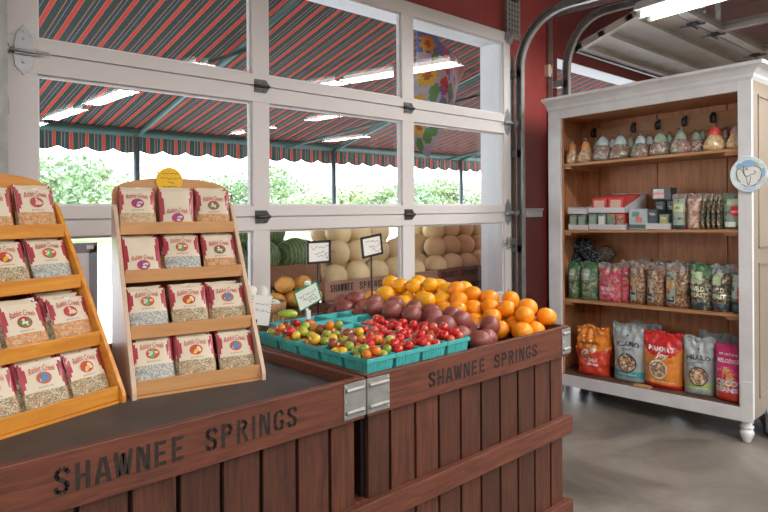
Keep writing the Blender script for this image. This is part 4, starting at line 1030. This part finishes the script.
# --- top shelf: tied gift bags
CEL = {'clr': speck('cellophane_mix_pale', [(.42, .34, .28), (.3, .22, .16), (.58, .54, .5), (.4, .14, .15), (.2, .26, .19)], 75, rough=.2, coat=.8), 'brn': speck('cellophane_mix_tan', [(.62, .42, .25), (.5, .32, .18), (.72, .6, .45)], 80, rough=.2, coat=.8), 'gld': speck('cellophane_mix_gold', [(.72, .5, .26), (.66, .4, .2), (.78, .65, .45)], 80, rough=.2, coat=.8)}
TOPS = {'blue': solid((.50, .60, .64), 'pale_blue_header', .35, .4, .15), 'org': solid((.72, .30, .12), 'orange_header', .4, .3), 'grn': solid((.30, .42, .33), 'sage_green_header', .4, .3, .3), 'red': solid((.70, .07, .06), 'red_ribbon_header', .35, .4), 'pink': solid((.62, .35, .42), 'pink_header', .4, .3, .2)}
def gift(label, px, wpx, pytop, w, body, head, seed):
    x = cx_of(px, w); r = abs(cx_of(px+wpx/2, w)-cx_of(px-wpx/2, w))/2*1.08; h = cz_of(px, pytop, w)-(S1+TL*x)
    t = cab_thing('gift_bag', label, 'gift bag', x, w, S1, seed*.7)
    fn = lambda p: 1
    b = MB(); pr = [(0, 0), (r*.8, 0), (r*1.0, h*.06), (r*1.02, h*.2), (r*.85, h*.38), (r*.60, h*.52), (r*.52, h*.56)]
    b.lathe(pr, 20)
    for p in b.v:
        k = 1+.07*noise.noise(Vector((p.x*40+seed, p.y*40, p.z*30))); p.x *= k; p.y *= k*.85
    b.build('filled_bag', CEL[body], t)
    b = MB(); b.lathe([(r*.53, h*.5), (r*.58, h*.58), (r*.52, h*.70), (r*.30, h*.83), (r*.1, h*.87), (0, h*.87)], 16)
    for p in b.v:
        k = 1+.12*noise.noise(Vector((p.x*50+seed, p.y*50, p.z*40))); p.x *= k; p.y *= k*.8
    b.build('paper_header', TOPS[head], t)
    b = MB()
    for k in range(5):
        a = k*1.3+seed; b.add([(0, 0, h*.84), (math.cos(a)*r*.35, math.sin(a)*r*.35, h*(.97+.03*(k % 2))), (math.cos(a+.7)*r*.3, math.sin(a+.7)*r*.3, h*.95)], [(0, 1, 2)])
    b.build('tied_top', CRUM, t)
    return t
G = [(573, 11.5, 140, .10, 'brn', 'org', 'orange-topped gift bag at the far left'), (586.5, 15, 138, .10, 'brn', 'org', 'larger orange-topped gift bag, second from the left'),
 (597, 12, 138, .24, 'clr', 'grn', 'sage-topped gift bag standing back, third along'), (603.5, 19, 133, .10, 'clr', 'blue', 'pale blue-topped gift bag next to the orange pair'), (613, 12, 136, .24, 'clr', 'blue', 'pale blue-topped gift bag behind, between the first two blue ones'),
 (621, 19, 132, .10, 'clr', 'blue', 'pale blue-topped gift bag with purple side, front'), (630.5, 13, 134, .24, 'clr', 'grn', 'sage-topped gift bag behind, left of centre'), (641, 20, 132, .10, 'clr', 'blue', 'pale blue-topped gift bag at the centre front'),
 (650, 13, 133, .23, 'clr', 'blue', 'pale blue-topped gift bag standing behind the centre'), (661, 20, 130, .10, 'clr', 'grn', 'pointed tan and white gift bag right of centre'), (670, 12, 131, .23, 'clr', 'grn', 'small sage gift bag standing back between two front ones'),
 (681, 22, 127, .10, 'clr', 'grn', 'large sage-topped gift bag with twisted top'), (696.5, 18, 129, .14, 'clr', 'grn', 'dark sage-topped gift bag left of the red one'), (703, 14, 128, .25, 'clr', 'grn', 'sage gift bag at the back beside the red one'),
 (715.5, 22, 123, .09, 'gld', 'red', 'gold gift bag with a red and white top'), (727, 12, 126, .22, 'clr', 'pink', 'pink-topped gift bag standing back at the right'), (736.5, 20, 123, .09, 'gld', 'pink', 'pink-topped gift bag at the right end by the post')]
for k, (px, wp, pt_, w, bd, hd, lb) in enumerate(G): gift(lb+' on the top shelf', px, wp, pt_, w, bd, hd, k+1)
# --- round plate hung on the near post
pc = MCi @ (Vector((0, 0, H))+ray(749.7, 174.5)*((MCi @ Vector((0, 0, H))).y*-1/(MCi.to_3x3() @ ray(749.7, 174.5)).y*1.0))
plate = thing('hanging_plate', 'round blue-rimmed painted plate hung on the near cabinet post', 'plate')
plate.matrix_world = MC @ Matrix.Translation((pc.x, -.006, pc.z)) @ Matrix.Rotation(-.12, 4, 'Z') @ Matrix.Scale(1, 4)
PR = .093
RX = Matrix.Rotation(PI/2, 4, 'X')
b = MB(); b.lathe([(0, -.004), (PR*.6, -.004), (PR, .008), (PR*1.01, .011), (PR*.98, .012), (PR*.62, .002), (0, .002)], 40, X=RX); b.build('plate_body', solid((.60, .70, .74), 'pale_blue_glaze', .2, .6, .15), plate)
b = MB(); b.disc(-.004, -.002, PR*.70, PR*.62, -.0035, 0, 28, 3); b.disc(0, PR*.62, PR*.36, PR*.2, -.0095, 1, 20, 2, lambda x, z: 0); b.disc(-PR*.5, PR*.5, PR*.18, PR*.16, -.0085, 1, 16, 2); b.disc(PR*.1, -PR*.78, PR*.4, PR*.12, -.0095, 2, 16, 2); b.disc(PR*.80, PR*.1, PR*.12, PR*.25, -.0100, 1, 16, 2)
b.build('painted_ground', [solid((.76, .74, .68), 'cream_glaze', .25, .6), solid((.12, .32, .58), 'blue_glaze', .25, .6), solid((.35, .45, .72), 'violet_blue_glaze', .25, .6)], plate)
b = MB(); ik = lambda pts: b.ribbon([(x*PR, z*PR) for x, z in pts], .0032, -.0050)
ik([(-.25, .55), (-.1, .66), (.1, .64), (.2, .5), (.42, .42), (.62, .3), (.7, .05), (.62, -.25), (.45, -.4)]); ik([(-.25, .55), (-.3, .3), (-.24, 0), (-.15, -.1), (.02, -.08), (.12, -.0), (.3, .02), (.36, .12), (.26, .2)])
ik([(-.2, -.1), (-.4, .3), (-.6, .36), (-.7, .1), (-.62, -.25), (-.45, -.4)]); ik([(-.12, -.12), (-.1, -.45), (-.02, -.6), (.06, -.4), (.1, -.12)]); ik([(-.35, -.55), (-.1, -.68), (.2, -.66), (.42, -.52)]); ik([(-.18, .34), (-.06, .36)]); ik([(-.22, .26), (-.04, .28)])
b.build('bird_outline', M['ink'], plate)
# white round-topped container behind the near foot
bt = thing('white_tub', 'white plastic tub on the floor at the right edge, by the cabinet foot', 'tub', (3.93, .95, 0))
b = MB(); b.lathe([(0, 0), (.13, 0), (.15, .02), (.155, .13), (.15, .16), (.11, .185), (0, .195)], 30); b.build('tub_body', solid((.62, .72, .9), 'bluish_white_plastic', .35, .2), bt)

tp = thing('added_blocker_sheet', 'added light-blocking teal and blue tarp low on the floor behind the cabinet feet', 'sheet', (4.26, 1.75, 0))  # added to block light; its colours imitate the glow under the cabinet
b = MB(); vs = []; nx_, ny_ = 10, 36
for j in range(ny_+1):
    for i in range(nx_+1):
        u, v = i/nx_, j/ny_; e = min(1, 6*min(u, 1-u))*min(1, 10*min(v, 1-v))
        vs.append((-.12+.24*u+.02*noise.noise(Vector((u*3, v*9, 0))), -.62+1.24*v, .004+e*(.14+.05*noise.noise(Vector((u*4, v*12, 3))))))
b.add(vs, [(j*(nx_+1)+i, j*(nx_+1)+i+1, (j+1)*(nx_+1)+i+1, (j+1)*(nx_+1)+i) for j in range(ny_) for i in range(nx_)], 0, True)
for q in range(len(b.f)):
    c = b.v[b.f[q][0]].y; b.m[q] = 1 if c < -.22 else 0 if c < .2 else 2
b.build('blocker_sheet', [solid((.03, .22, .17), 'teal_glow_tint', .6, 0), solid((.10, .16, .34), 'blue_glow_tint', .6, 0), solid((.04, .045, .045), 'dark_shade_tint', .7, 0)], tp)  # teal, blue and dark bands stand for glow and shade
# ================================================================== OUTSIDE
def gmat(name, c1, c2, sc):
    m, t, b = nodes(name); L = t.links; tc = t.nodes.new('ShaderNodeTexCoord'); n = t.nodes.new('ShaderNodeTexNoise'); n.inputs['Scale'].default_value = sc; n.inputs['Detail'].default_value = 7
    L.new(tc.outputs['Object'], n.inputs['Vector']); cr = t.nodes.new('ShaderNodeValToRGB'); cr.color_ramp.elements[0].color = (*c1, 1); cr.color_ramp.elements[1].color = (*c2, 1); cr.color_ramp.elements[0].position = .35; cr.color_ramp.elements[1].position = .65
    L.new(n.outputs['Fac'], cr.inputs['Fac']); L.new(cr.outputs['Color'], b.inputs['Base Color']); b.inputs['Roughness'].default_value = .9; return m
b = MB(); b.box(-12, 2.765, -.12, 22, 9.5, -.02); tag(b.build('pavement', gmat('pale_concrete', (.50, .49, .46), (.60, .59, .56), 2)), kind='structure')
b = MB(); b.box(-60, 9.5, -.2, 90, 21, -.06); tag(b.build('parking_lot', gmat('pale_gravel', (.55, .54, .5), (.68, .67, .63), 3)), kind='structure')
b = MB(); b.box(-80, 21, -.3, 120, 90, -.1); tag(b.build('meadow', gmat('meadow_green', (.20, .30, .10), (.32, .42, .16), .6)), kind='structure')
# awning
AY0, AY1, AZ0, AZ1 = 2.80, 6.8, 3.12, 2.12
aw = thing('striped_awning', 'large awning of green canvas with red and yellow stripes outside the glass door', 'awning', (-3.2, 0, 0))
AWL = 14.0
b = MB(); N_ = 140
vs = []; fs = []
for j in range(9):
    for i in range(N_+1):
        v = j/8; x = AWL*i/N_; vs.append((x, AY0+(AY1-AY0)*v, AZ0+(AZ1-AZ0)*v-.05*math.sin(PI*v)*(.6+.4*abs(math.sin(PI*x/2.7)))))
fs = [(j*(N_+1)+i, j*(N_+1)+i+1, (j+1)*(N_+1)+i+1, (j+1)*(N_+1)+i) for j in range(8) for i in range(N_)]
b.add(vs, fs, 0, True); b.add([Vector(p)+Vector((0, 0, .004)) for p in vs], [f[::-1] for f in fs], 0, True); b.build('canopy', stripes('awning_stripes'), aw)
b = MB(); vs = []; sc_ = .27; nn = int(AWL/sc_*6)
for i in range(nn+1):
    x = AWL*i/nn; dz = .045*abs(math.sin(PI*x/sc_)); wv = .012*math.sin(2*PI*x/.27+1)
    vs += [(x, AY1+.004, AZ1+.0), (x, AY1+.006+wv, AZ1-.12), (x, AY1+.008+wv*1.6, AZ1-.215-dz)]
b.add(vs, [(3*i+k, 3*i+3+k, 3*i+4+k, 3*i+1+k) for i in range(nn) for k in (0, 1)], 0, True); b.build('scalloped_valance', stripes('valance_stripes', .1), aw)
M['awf'] = mat('dark_green_frame', (.03, .10, .09), .5)
b = MB(); b.tube([(0, AY1-.03, AZ1-.035), (AWL, AY1-.03, AZ1-.035)], .045, 8); b.tube([(0, AY1+.03, AZ1-.10), (AWL, AY1+.03, AZ1-.10)], .008, 6)
b.build('front_bar', M['awf'], aw)
for i in range(6):
    x = .397*6.8+i*2.703-2.703*2+3.2
    if 0 < x < AWL:
        MB().tube([(x, AY0+.02, AZ0-.09), (x, AY1-.05, AZ1-.07)], .022, 8).build('rafter', M['awf'], aw)
        MB().tube([(x, AY1-.03, -.02), (x, AY1-.03, AZ1-.07)], .035, 12).build('post', mat('grey_green_post', (.10, .14, .15), .4), aw)
for i in range(4):
    x = 1.6+i*3.1
    MB().tube([(x, AY1-.05, AZ1-.09), (x+1.3, AY0+1.6, AZ0-.52)], .016, 8).build('brace', M['awf'], aw)
# melon crates
MW = (wood('pinkish_crate_board', (.50, .27, .18), (.40, .2, .14), (1.2, 12, 12), .6, .1), wood('pinkish_crate_slat', (.42, .23, .16), (.3, .15, .11), (12, 12, 1.2), .6, .25), M['rim'])
MW2 = (wood('brown_crate_board_outside', (.28, .13, .09), (.2, .09, .06), (1.2, 12, 12), .6, .1), M['slat'], M['rim'])
crate(2.40, 3.10, 1.045, .95, 'weathered pinkish wooden crate heaped with cantaloupes outside the middle pane', [('SHAWNEE', .045, .231, .733, .778), ('SPRINGS', .284, .507, .733, .778)], .70, top=.80, name='melon_crate', mats=MW, detail=False)
crate(3.452, 3.12, 1.13, .95, 'brown wooden crate heaped with cantaloupes outside the right-hand pane', [('SHAWNEE', .05, .235, .733, .778), ('SPRINGS', .285, .478, .733, .778)], .70, top=.80, name='melon_crate', mats=MW2, detail=False)
crate(1.42, 3.12, .965, .85, 'dark wooden crate heaped with watermelons outside, left of the cantaloupes', None, .86, name='melon_crate', mats=MW2, detail=False, top=.92)
for o in C.objects: pass
rm = random.Random(4)
def netmat(name, c1, c2, sc, rough=.6):
    m, t, b = nodes(name); L = t.links; tc = t.nodes.new('ShaderNodeTexCoord'); v = t.nodes.new('ShaderNodeTexVoronoi'); v.feature = 'DISTANCE_TO_EDGE'; v.inputs['Scale'].default_value = sc
    L.new(tc.outputs['Object'], v.inputs['Vector']); cr = t.nodes.new('ShaderNodeValToRGB'); cr.color_ramp.elements[0].color = (*c1, 1); cr.color_ramp.elements[1].color = (*c2, 1); cr.color_ramp.elements[1].position = .12
    L.new(v.outputs['Distance'], cr.inputs['Fac']); L.new(cr.outputs['Color'], b.inputs['Base Color']); b.inputs['Roughness'].default_value = rough; return m
CM = netmat('cantaloupe_rind', (.93, .80, .52), (.88, .68, .36), 16)
def melon(nm, m, rz=1):
    b = MB(); b.ball((0, 0, 0), 1, 1, rz, 22, 14, 0, fn=lambda p: 1+.015*math.cos(8*math.atan2(p.y, p.x))*(1-p.z*p.z)); o = b.build(nm, m)
    c = MB(); c.disc(0, 0, .08, .08, 0, 0, 12, 1); 
    for p in c.v: p.y, p.z = p.z, -1.0*rz*.992-.0  # stem scar
    c.build('stem_scar', mat('stem_scar_tan', (.36, .24, .12), .8), o); return o
cm = melon('cantaloupe', CM, .97); first = True
def heap(x0, x1, y0, y1, base, rows, r, proto, cat, lab, grp, jit=.15, pyr=.9, sx=1.0):
    global first
    n0 = proto; used_ = proto.get('u', 0); z = base+r
    for k in range(rows):
        nx0 = int((x1-x0+1e-3)/(2*r*sx)); nx = max(1, nx0-k); ny = rows+1-k
        ys = y0+r+k*r; xs = (x0+x1)/2-(nx-1)*r*sx
        for j in range(ny):
            for i in range(nx):
                if proto.get('u', 0): 
                    o = copy_tree(proto)
                else: o = proto; proto['u'] = 1
                rr = r*rm.uniform(.93, 1.01)
                o.location = (xs+i*2*r*1.0*sx+rm.uniform(-1, 1)*r*jit*.4, ys+j*2*r*1.0+rm.uniform(-1, 1)*r*jit*.4, z+rm.uniform(-.1, .1)*r); o.scale = (rr,)*3
                o.rotation_euler = (rm.uniform(0, 6.28), rm.uniform(0, 6.28), rm.uniform(0, 6.28)) if sx == 1 else (rm.uniform(0, 6.28), 0, rm.uniform(-.1, .1))
                tag(o, lab % (['bottom layer', 'second layer', 'third layer', 'fourth layer', 'top layer'][k], ['front row', 'second row', 'third row', 'back row'][min(j, 3)]), cat, grp)
        z += r*1.46
    return
heap(2.41, 3.44, 3.11, 4.03, .70+.025, 3, .0915, cm, 'cantaloupe', 'tan cantaloupe in the pinkish crate heap outside, %s, %s', 'cantaloupes in the outside crates', pyr=1.9)
heap(3.46, 4.56, 3.13, 4.05, .70+.025, 3, .0915, cm, 'cantaloupe', 'tan cantaloupe in the brown crate heap outside, %s, %s', 'cantaloupes in the outside crates')
def wmat():
    m, t, b = nodes('watermelon_rind'); L = t.links; tc = t.nodes.new('ShaderNodeTexCoord'); w = t.nodes.new('ShaderNodeTexWave'); w.inputs['Scale'].default_value = 1.6; w.inputs['Distortion'].default_value = 5; w.inputs['Detail'].default_value = 3; w.inputs['Detail Scale'].default_value = 2.5; w.bands_direction = 'X'
    L.new(tc.outputs['Object'], w.inputs['Vector']); cr = t.nodes.new('ShaderNodeValToRGB'); cr.color_ramp.elements[0].color = (.015, .07, .02, 1); cr.color_ramp.elements[1].color = (.16, .30, .07, 1)
    L.new(w.outputs['Fac'], cr.inputs['Fac']); L.new(cr.outputs['Color'], b.inputs['Base Color']); b.inputs['Roughness'].default_value = .35; return m
b = MB(); b.ball((0, 0, 0), 1.06, 1, 1, 22, 14); wmn = b.build('watermelon', wmat())
heap(1.46, 2.385, 3.13, 3.95, .862, 2, .109, wmn, 'watermelon', 'dark green watermelon in the outside crate, %s, %s', 'watermelons in the outside crate', .1, -.8, 1.06)
# pumpkins low beside the glass
pm = None
for k, (x, y, z, r) in enumerate([(1.93, 2.95, .747, .060), (2.06, 2.94, .747, .060), (1.80, 2.95, .747, .06), (2.0, 2.95, .832, .056), (2.19, 2.95, .747, .058), (2.12, 2.95, .832, .052)]):
    if pm is None:
        b = MB(); b.ball((0, 0, 0), 1, 1, .78, 30, 12, 0, fn=lambda p: 1+.06*math.cos(10*math.atan2(p.y, p.x))*(1-p.z*p.z)); pm = b.build('pumpkin', mat('pumpkin_skin', (.72, .36, .08), .5, var=.12, scale=4)); MB().tube([(0, 0, .7), (.05, 0, 1.0)], [.14, .09], 6).build('stem', mat('pumpkin_stem', (.2, .2, .08), .8), pm); o = pm
    else: o = copy_tree(pm)
    o.location = (x, y, z); o.scale = (r,)*3; o.rotation_euler = (rm.uniform(-.3, .3), rm.uniform(-.3, .3), k)
    tag(o, 'orange pumpkin on the bench outside the glass below the watermelons', 'pumpkin', 'pumpkins outside the glass')
bn = thing('plank_bench', 'dark plank bench outside the glass, carrying the pumpkins', 'bench', (1.40, 2.82, -.02))
b = MB(); b.box(0, 0, .69, .88, .27, .72); b.build('seat', M['slat'], bn)
for x in (.05, .8): MB().box(x, .03, 0, x+.05, .24, .69).build('leg', M['slat'], bn)
# gray-framed white display board beyond the glass
sb = thing('display_board', 'grey-framed white board standing outside, seen between the two racks', 'sign board', (at(80, 250, 5.2).x, 5.2, -.02))
b = MB(); b.box(-.32, 0, .02, -.28, .04, 1.0); b.box(.07, 0, .02, .13, .04, 1.0); b.box(-.32, 0, .94, .13, .04, 1.02); b.box(-.32, 0, .10, .13, .04, .14); b.build('frame', mat('grey_metal_frame', (.25, .27, .3), .4), sb)
MB().box(-.28, .015, .14, .07, .022, .94).build('panel', M['white'], sb); MB().box(.05, -.004, .97, .10, 0, 1.0).build('label_plate', M['paper'], sb)
# garden flag
fl = thing('garden_flag', 'garden flag with sunflowers and red tulips hanging outside the top right pane', 'flag', (3.42, 3.3, 1.64))
def fly(x, z): return .05*math.sin(x*9+z*4)+.03*math.sin(z*7)
OUT = [(0, .97), (.10, .985), (.30, .93), (.50, .86), (.61, .79), (.60, .73), (.52, .62), (.44, .52), (.41, .42), (.37, .32), (.32, .22), (.25, .10), (.20, .0), (.10, .07), (.0, .13)]
def inside(x, z, P=OUT):
    c = False
    for (x1, z1), (x2, z2) in zip(P, P[1:]+P[:1]):
        if (z1 > z) != (z2 > z) and x < (x2-x1)*(z-z1)/(z2-z1)+x1: c = not c
    return c
xr = lambda z: max([x1+(x2-x1)*(z-z1)/(z2-z1) for (x1, z1), (x2, z2) in zip(OUT, OUT[1:]+OUT[:1]) if (z1 > z) != (z2 > z)] or [0])
xl = lambda z: min([x1+(x2-x1)*(z-z1)/(z2-z1) for (x1, z1), (x2, z2) in zip(OUT, OUT[1:]+OUT[:1]) if (z1 > z) != (z2 > z)] or [0])
b = MB(); vs = []; nz, nx = 50, 26; mi = []
for j in range(nz+1):
    z = .002+.982*j/nz; a, c = xl(z), xr(z)
    for i in range(nx+1): x = a+(c-a)*i/nx; vs.append((x, fly(x, z), z))
col = lambda x, z: 0 if x > .38 and z > .62 else (1 if z > .80+.0*x else 2)
SH = []
rf = random.Random(2)
for (cx, cz, r) in [(.09, .86, .075), (.10, .62, .085), (.07, .42, .07), (.12, .24, .07)]: SH += [(cx, cz, r, r, 3, 12), (cx, cz, r*.42, r*.42, 4, 0)]
for (cx, cz) in [(.30, .72), (.26, .56), (.20, .36), (.36, .84)]: SH += [(cx, cz, .055, .075, 5, 0)]
for (cx, cz) in [(.34, .52), (.18, .50), (.28, .40), (.20, .18), (.30, .30), (.15, .74), (.12, .10), (.24, .24)]: SH += [(cx, cz, .045, .075, 6, 0)]
for k in range(10): SH += [(rf.uniform(.1, .45), rf.uniform(.3, .9), .018, .05, 7, 0)]
def colf(x, z):
    r_ = 1 if (z > .78 and x < .42) else (0 if x < .36+.1*z else 2)
    for cx, cz, rx, rz_, m, pet in SH:
        dx, dz = (x-cx)/rx, (z-cz)/rz_; k = 1+(.22*math.cos(pet*math.atan2(dz, dx)) if pet else 0)
        if dx*dx+dz*dz < k*k*.8: r_ = m
    return r_
N1 = nx+1
b.v = [Vector(p) for p in vs]
for j in range(nz):
    for i in range(nx):
        q = (j*N1+i, j*N1+i+1, (j+1)*N1+i+1, (j+1)*N1+i); c = sum((b.v[k] for k in q), Vector())/4
        b.f.append(q); b.m.append(colf(c.x, c.z)); b.sm.append(True)
fm = [mat('flag_pale_blue', (.55, .62, .75), .8), mat('flag_blue', (.12, .28, .65), .8), mat('flag_white', (.72, .74, .8), .8), mat('flag_yellow', (.85, .6, .06), .8), mat('flag_brown_orange', (.5, .16, .03), .8), mat('flag_red', (.65, .04, .05), .8), mat('flag_green', (.12, .38, .12), .8), mat('flag_violet', (.2, .2, .55), .8)]
o = b.build('printed_cloth', fm, fl); so_ = o.modifiers.new('s', 'SOLIDIFY'); so_.thickness = .002
MB().tube([(-.02, 0, .985), (.12, .02, .985)], .006, 6).build('hanging_rod', M['black'], fl)
MB().tube([(.05, .01, .985), (.05, .01, 1.27)], .002, 5).build('hanging_cord', M['black'], fl)
# trees
LEAF = [mat('leaf_green_a', (.34, .42, .25), .6, island=.35), mat('leaf_green_b', (.42, .48, .30), .6, island=.35), mat('leaf_green_c', (.27, .36, .22), .6, island=.35)]  # greens paled: distance haze is mixed into the leaf colours
BARK = mat('bark', (.16, .12, .09), .9)
def tree_proto(k, h, sp, n):
    rg = random.Random(k+20); t = thing('deciduous_tree', 'x', 'tree'); b = MB()
    cl = [(rg.uniform(-sp, sp), rg.uniform(-sp, sp)*.8, h*rg.uniform(.35, .86), rg.uniform(.5, 1.0)*sp*.62) for _ in range(13)]
    for _ in range(n):
        c = rg.choice(cl); d = Vector((rg.gauss(0, 1), rg.gauss(0, 1), rg.gauss(0, 1))).normalized()*c[3]*rg.uniform(.75, 1.08); p = Vector(c[:3])+Vector((d.x, d.y, d.z*.75))
        u = Vector((rg.uniform(-1, 1), rg.uniform(-1, 1), rg.uniform(-1, 1))).normalized(); w_ = u.cross(d.normalized()+Vector((.1, .2, .3))).normalized(); s_ = rg.uniform(.09, .20)
        b.add([p-u*s_, p+w_*s_*.5, p+u*s_, p-w_*s_*.5], [(0, 1, 2, 3)])
    b.build('crown', LEAF[k % 3], t)
    tb = MB(); tb.tube([(0, 0, -.1), (.05, 0, h*.3), (.0, .1, h*.6)], [.2, .15, .07], 8)
    for c in cl[:6]: tb.tube([(.03, .03, h*.35), (c[0]*.6, c[1]*.6, (h*.35+c[2])/2+.2), (c[0], c[1], c[2])], [.09, .06, .03], 6)
    tb.build('trunk', BARK, t); return t
TP = [tree_proto(0, 4.6, 2.2, 4200), tree_proto(1, 3.6, 2.0, 3800), tree_proto(2, 4.0, 2.4, 4000)]
ut = set()
spots = [(15, 30, 2, 1.1), (72, 37, 0, 1.15), (128, 47, 1, 1.45), (178, 29, 1, .95), (232, 37, 2, 1.1), (285, 47, 0, 1.35), (325, 30, 1, .95), (378, 38, 0, .95), (425, 48, 2, 1.35), (462, 31, 0, .95), (508, 39, 1, 1.2), (560, 50, 0, 1.4), (610, 36, 2, 1.2), (665, 46, 1, 1.3)]
nm_ = {0: 'tall green', 1: 'low spreading pale green', 2: 'dense dark green'}
for k, (px, Y, ty, s) in enumerate(spots):
    o = TP[ty] if ty not in ut else copy_tree(TP[ty]); ut.add(ty)
    p = at(px, 205, Y); o.location = (p.x, Y, -.1); o.scale = (s, s, s*.80); o.rotation_euler = (0, 0, k*1.3)
    where = 'left window bay' if px < 250 else 'middle window bay' if px < 404 else 'right window bay' if px < 510 else 'behind the cabinet'
    tag(o, '%s tree %s the lot, %s' % (nm_[ty], 'far beyond' if Y > 40 else 'beyond', where), 'tree', 'trees beyond the lot')
# distant wooded rise
b = MB(); vs = []; n = 80
for i in range(n+1):
    x = -90+220*i/n; hz = 3.6+1.0*math.sin(i*.35)+.7*noise.noise(Vector((i*.4, 0, 0)))
    vs += [(x, 80, -.3), (x, 86, hz*.8), (x, 92, hz), (x, 110, -.3)]
b.add(vs, [(4*i+k, 4*i+4+k, 4*i+5+k, 4*i+1+k) for i in range(n) for k in range(3)], 0, True)
tag(b.build('wooded_hill', gmat('distant_wood', (.22, .33, .16), (.30, .42, .22), .5)), kind='structure')
# ------------------------------------------------------------------ tell look-alikes apart by their place in the row
bpy.context.view_layer.update()
ORD = ['first', 'second', 'third', 'fourth', 'fifth', 'sixth', 'seventh', 'eighth', 'ninth', 'tenth', 'eleventh', 'twelfth', 'thirteenth', 'fourteenth', 'fifteenth', 'sixteenth', 'seventeenth', 'eighteenth', 'nineteenth', 'twentieth']
same = {}
for o in C.objects:
    if o.parent is None and o.get('label'): same.setdefault(o['label'], []).append(o)
def pxof(o):
    p = o.matrix_world.translation; f_ = CY*p.x+SY*p.y
    return (SY*p.x-CY*p.y)/max(f_, .01)
for lb, os_ in same.items():
    if len(os_) < 2 or len(os_) > 20 or 'ceiling' in os_[0].name: continue
    os_.sort(key=pxof)
    for k, o in enumerate(os_):
        o['label'] = lb+(', leftmost' if k == 0 else ', rightmost' if k == len(os_)-1 else ', %s from left' % ORD[k])
# ================================================================== CAMERA, SKY, SUN
cam = bpy.data.cameras.new('camera'); co = bpy.data.objects.new('camera', cam); C.objects.link(co)
cam.sensor_width = 36; cam.lens = F/768*36; cam.shift_y = (HY-256)/768; cam.clip_start = .05; cam.clip_end = 300
co.matrix_world = Matrix.Translation((0, 0, H)) @ Matrix.Rotation(YAW-PI/2, 4, 'Z') @ Matrix.Rotation(PI/2, 4, 'X') @ Matrix.Rotation(ROLL, 4, 'Z')
sc = bpy.context.scene; sc.camera = co
w = bpy.data.worlds.new('sky'); sc.world = w; w.use_nodes = True; t = w.node_tree; bg = t.nodes['Background']
tc = t.nodes.new('ShaderNodeTexCoord'); sx = t.nodes.new('ShaderNodeSeparateXYZ'); cr = t.nodes.new('ShaderNodeValToRGB')
t.links.new(tc.outputs['Generated'], sx.inputs[0]); t.links.new(sx.outputs[2], cr.inputs['Fac'])
cr.color_ramp.elements[0].position = 0; cr.color_ramp.elements[0].color = (.95, .98, 1, 1)
cr.color_ramp.elements[1].position = 1; cr.color_ramp.elements[1].color = (.62, .78, 1, 1)
t.links.new(cr.outputs[0], bg.inputs[0]); bg.inputs['Strength'].default_value = 7.0
sl = bpy.data.lights.new('sun', 'SUN'); sl.energy = 6.0; sl.angle = math.radians(4); sl.color = (1, .96, .9)
so = bpy.data.objects.new('sun', sl); C.objects.link(so); so.rotation_euler = (math.radians(-38), math.radians(25), 0)
sc.view_settings.view_transform = 'Standard'; sc.view_settings.look = 'None'; sc.view_settings.exposure = .16; sc.view_settings.gamma = 1
sc.view_settings.use_curve_mapping = False
sc.cycles.use_denoising = True
sc.cycles.max_bounces = 8; sc.cycles.transparent_max_bounces = 24; sc.cycles.caustics_reflective = False; sc.cycles.caustics_refractive = False
sc.cycles.sample_clamp_indirect = 6
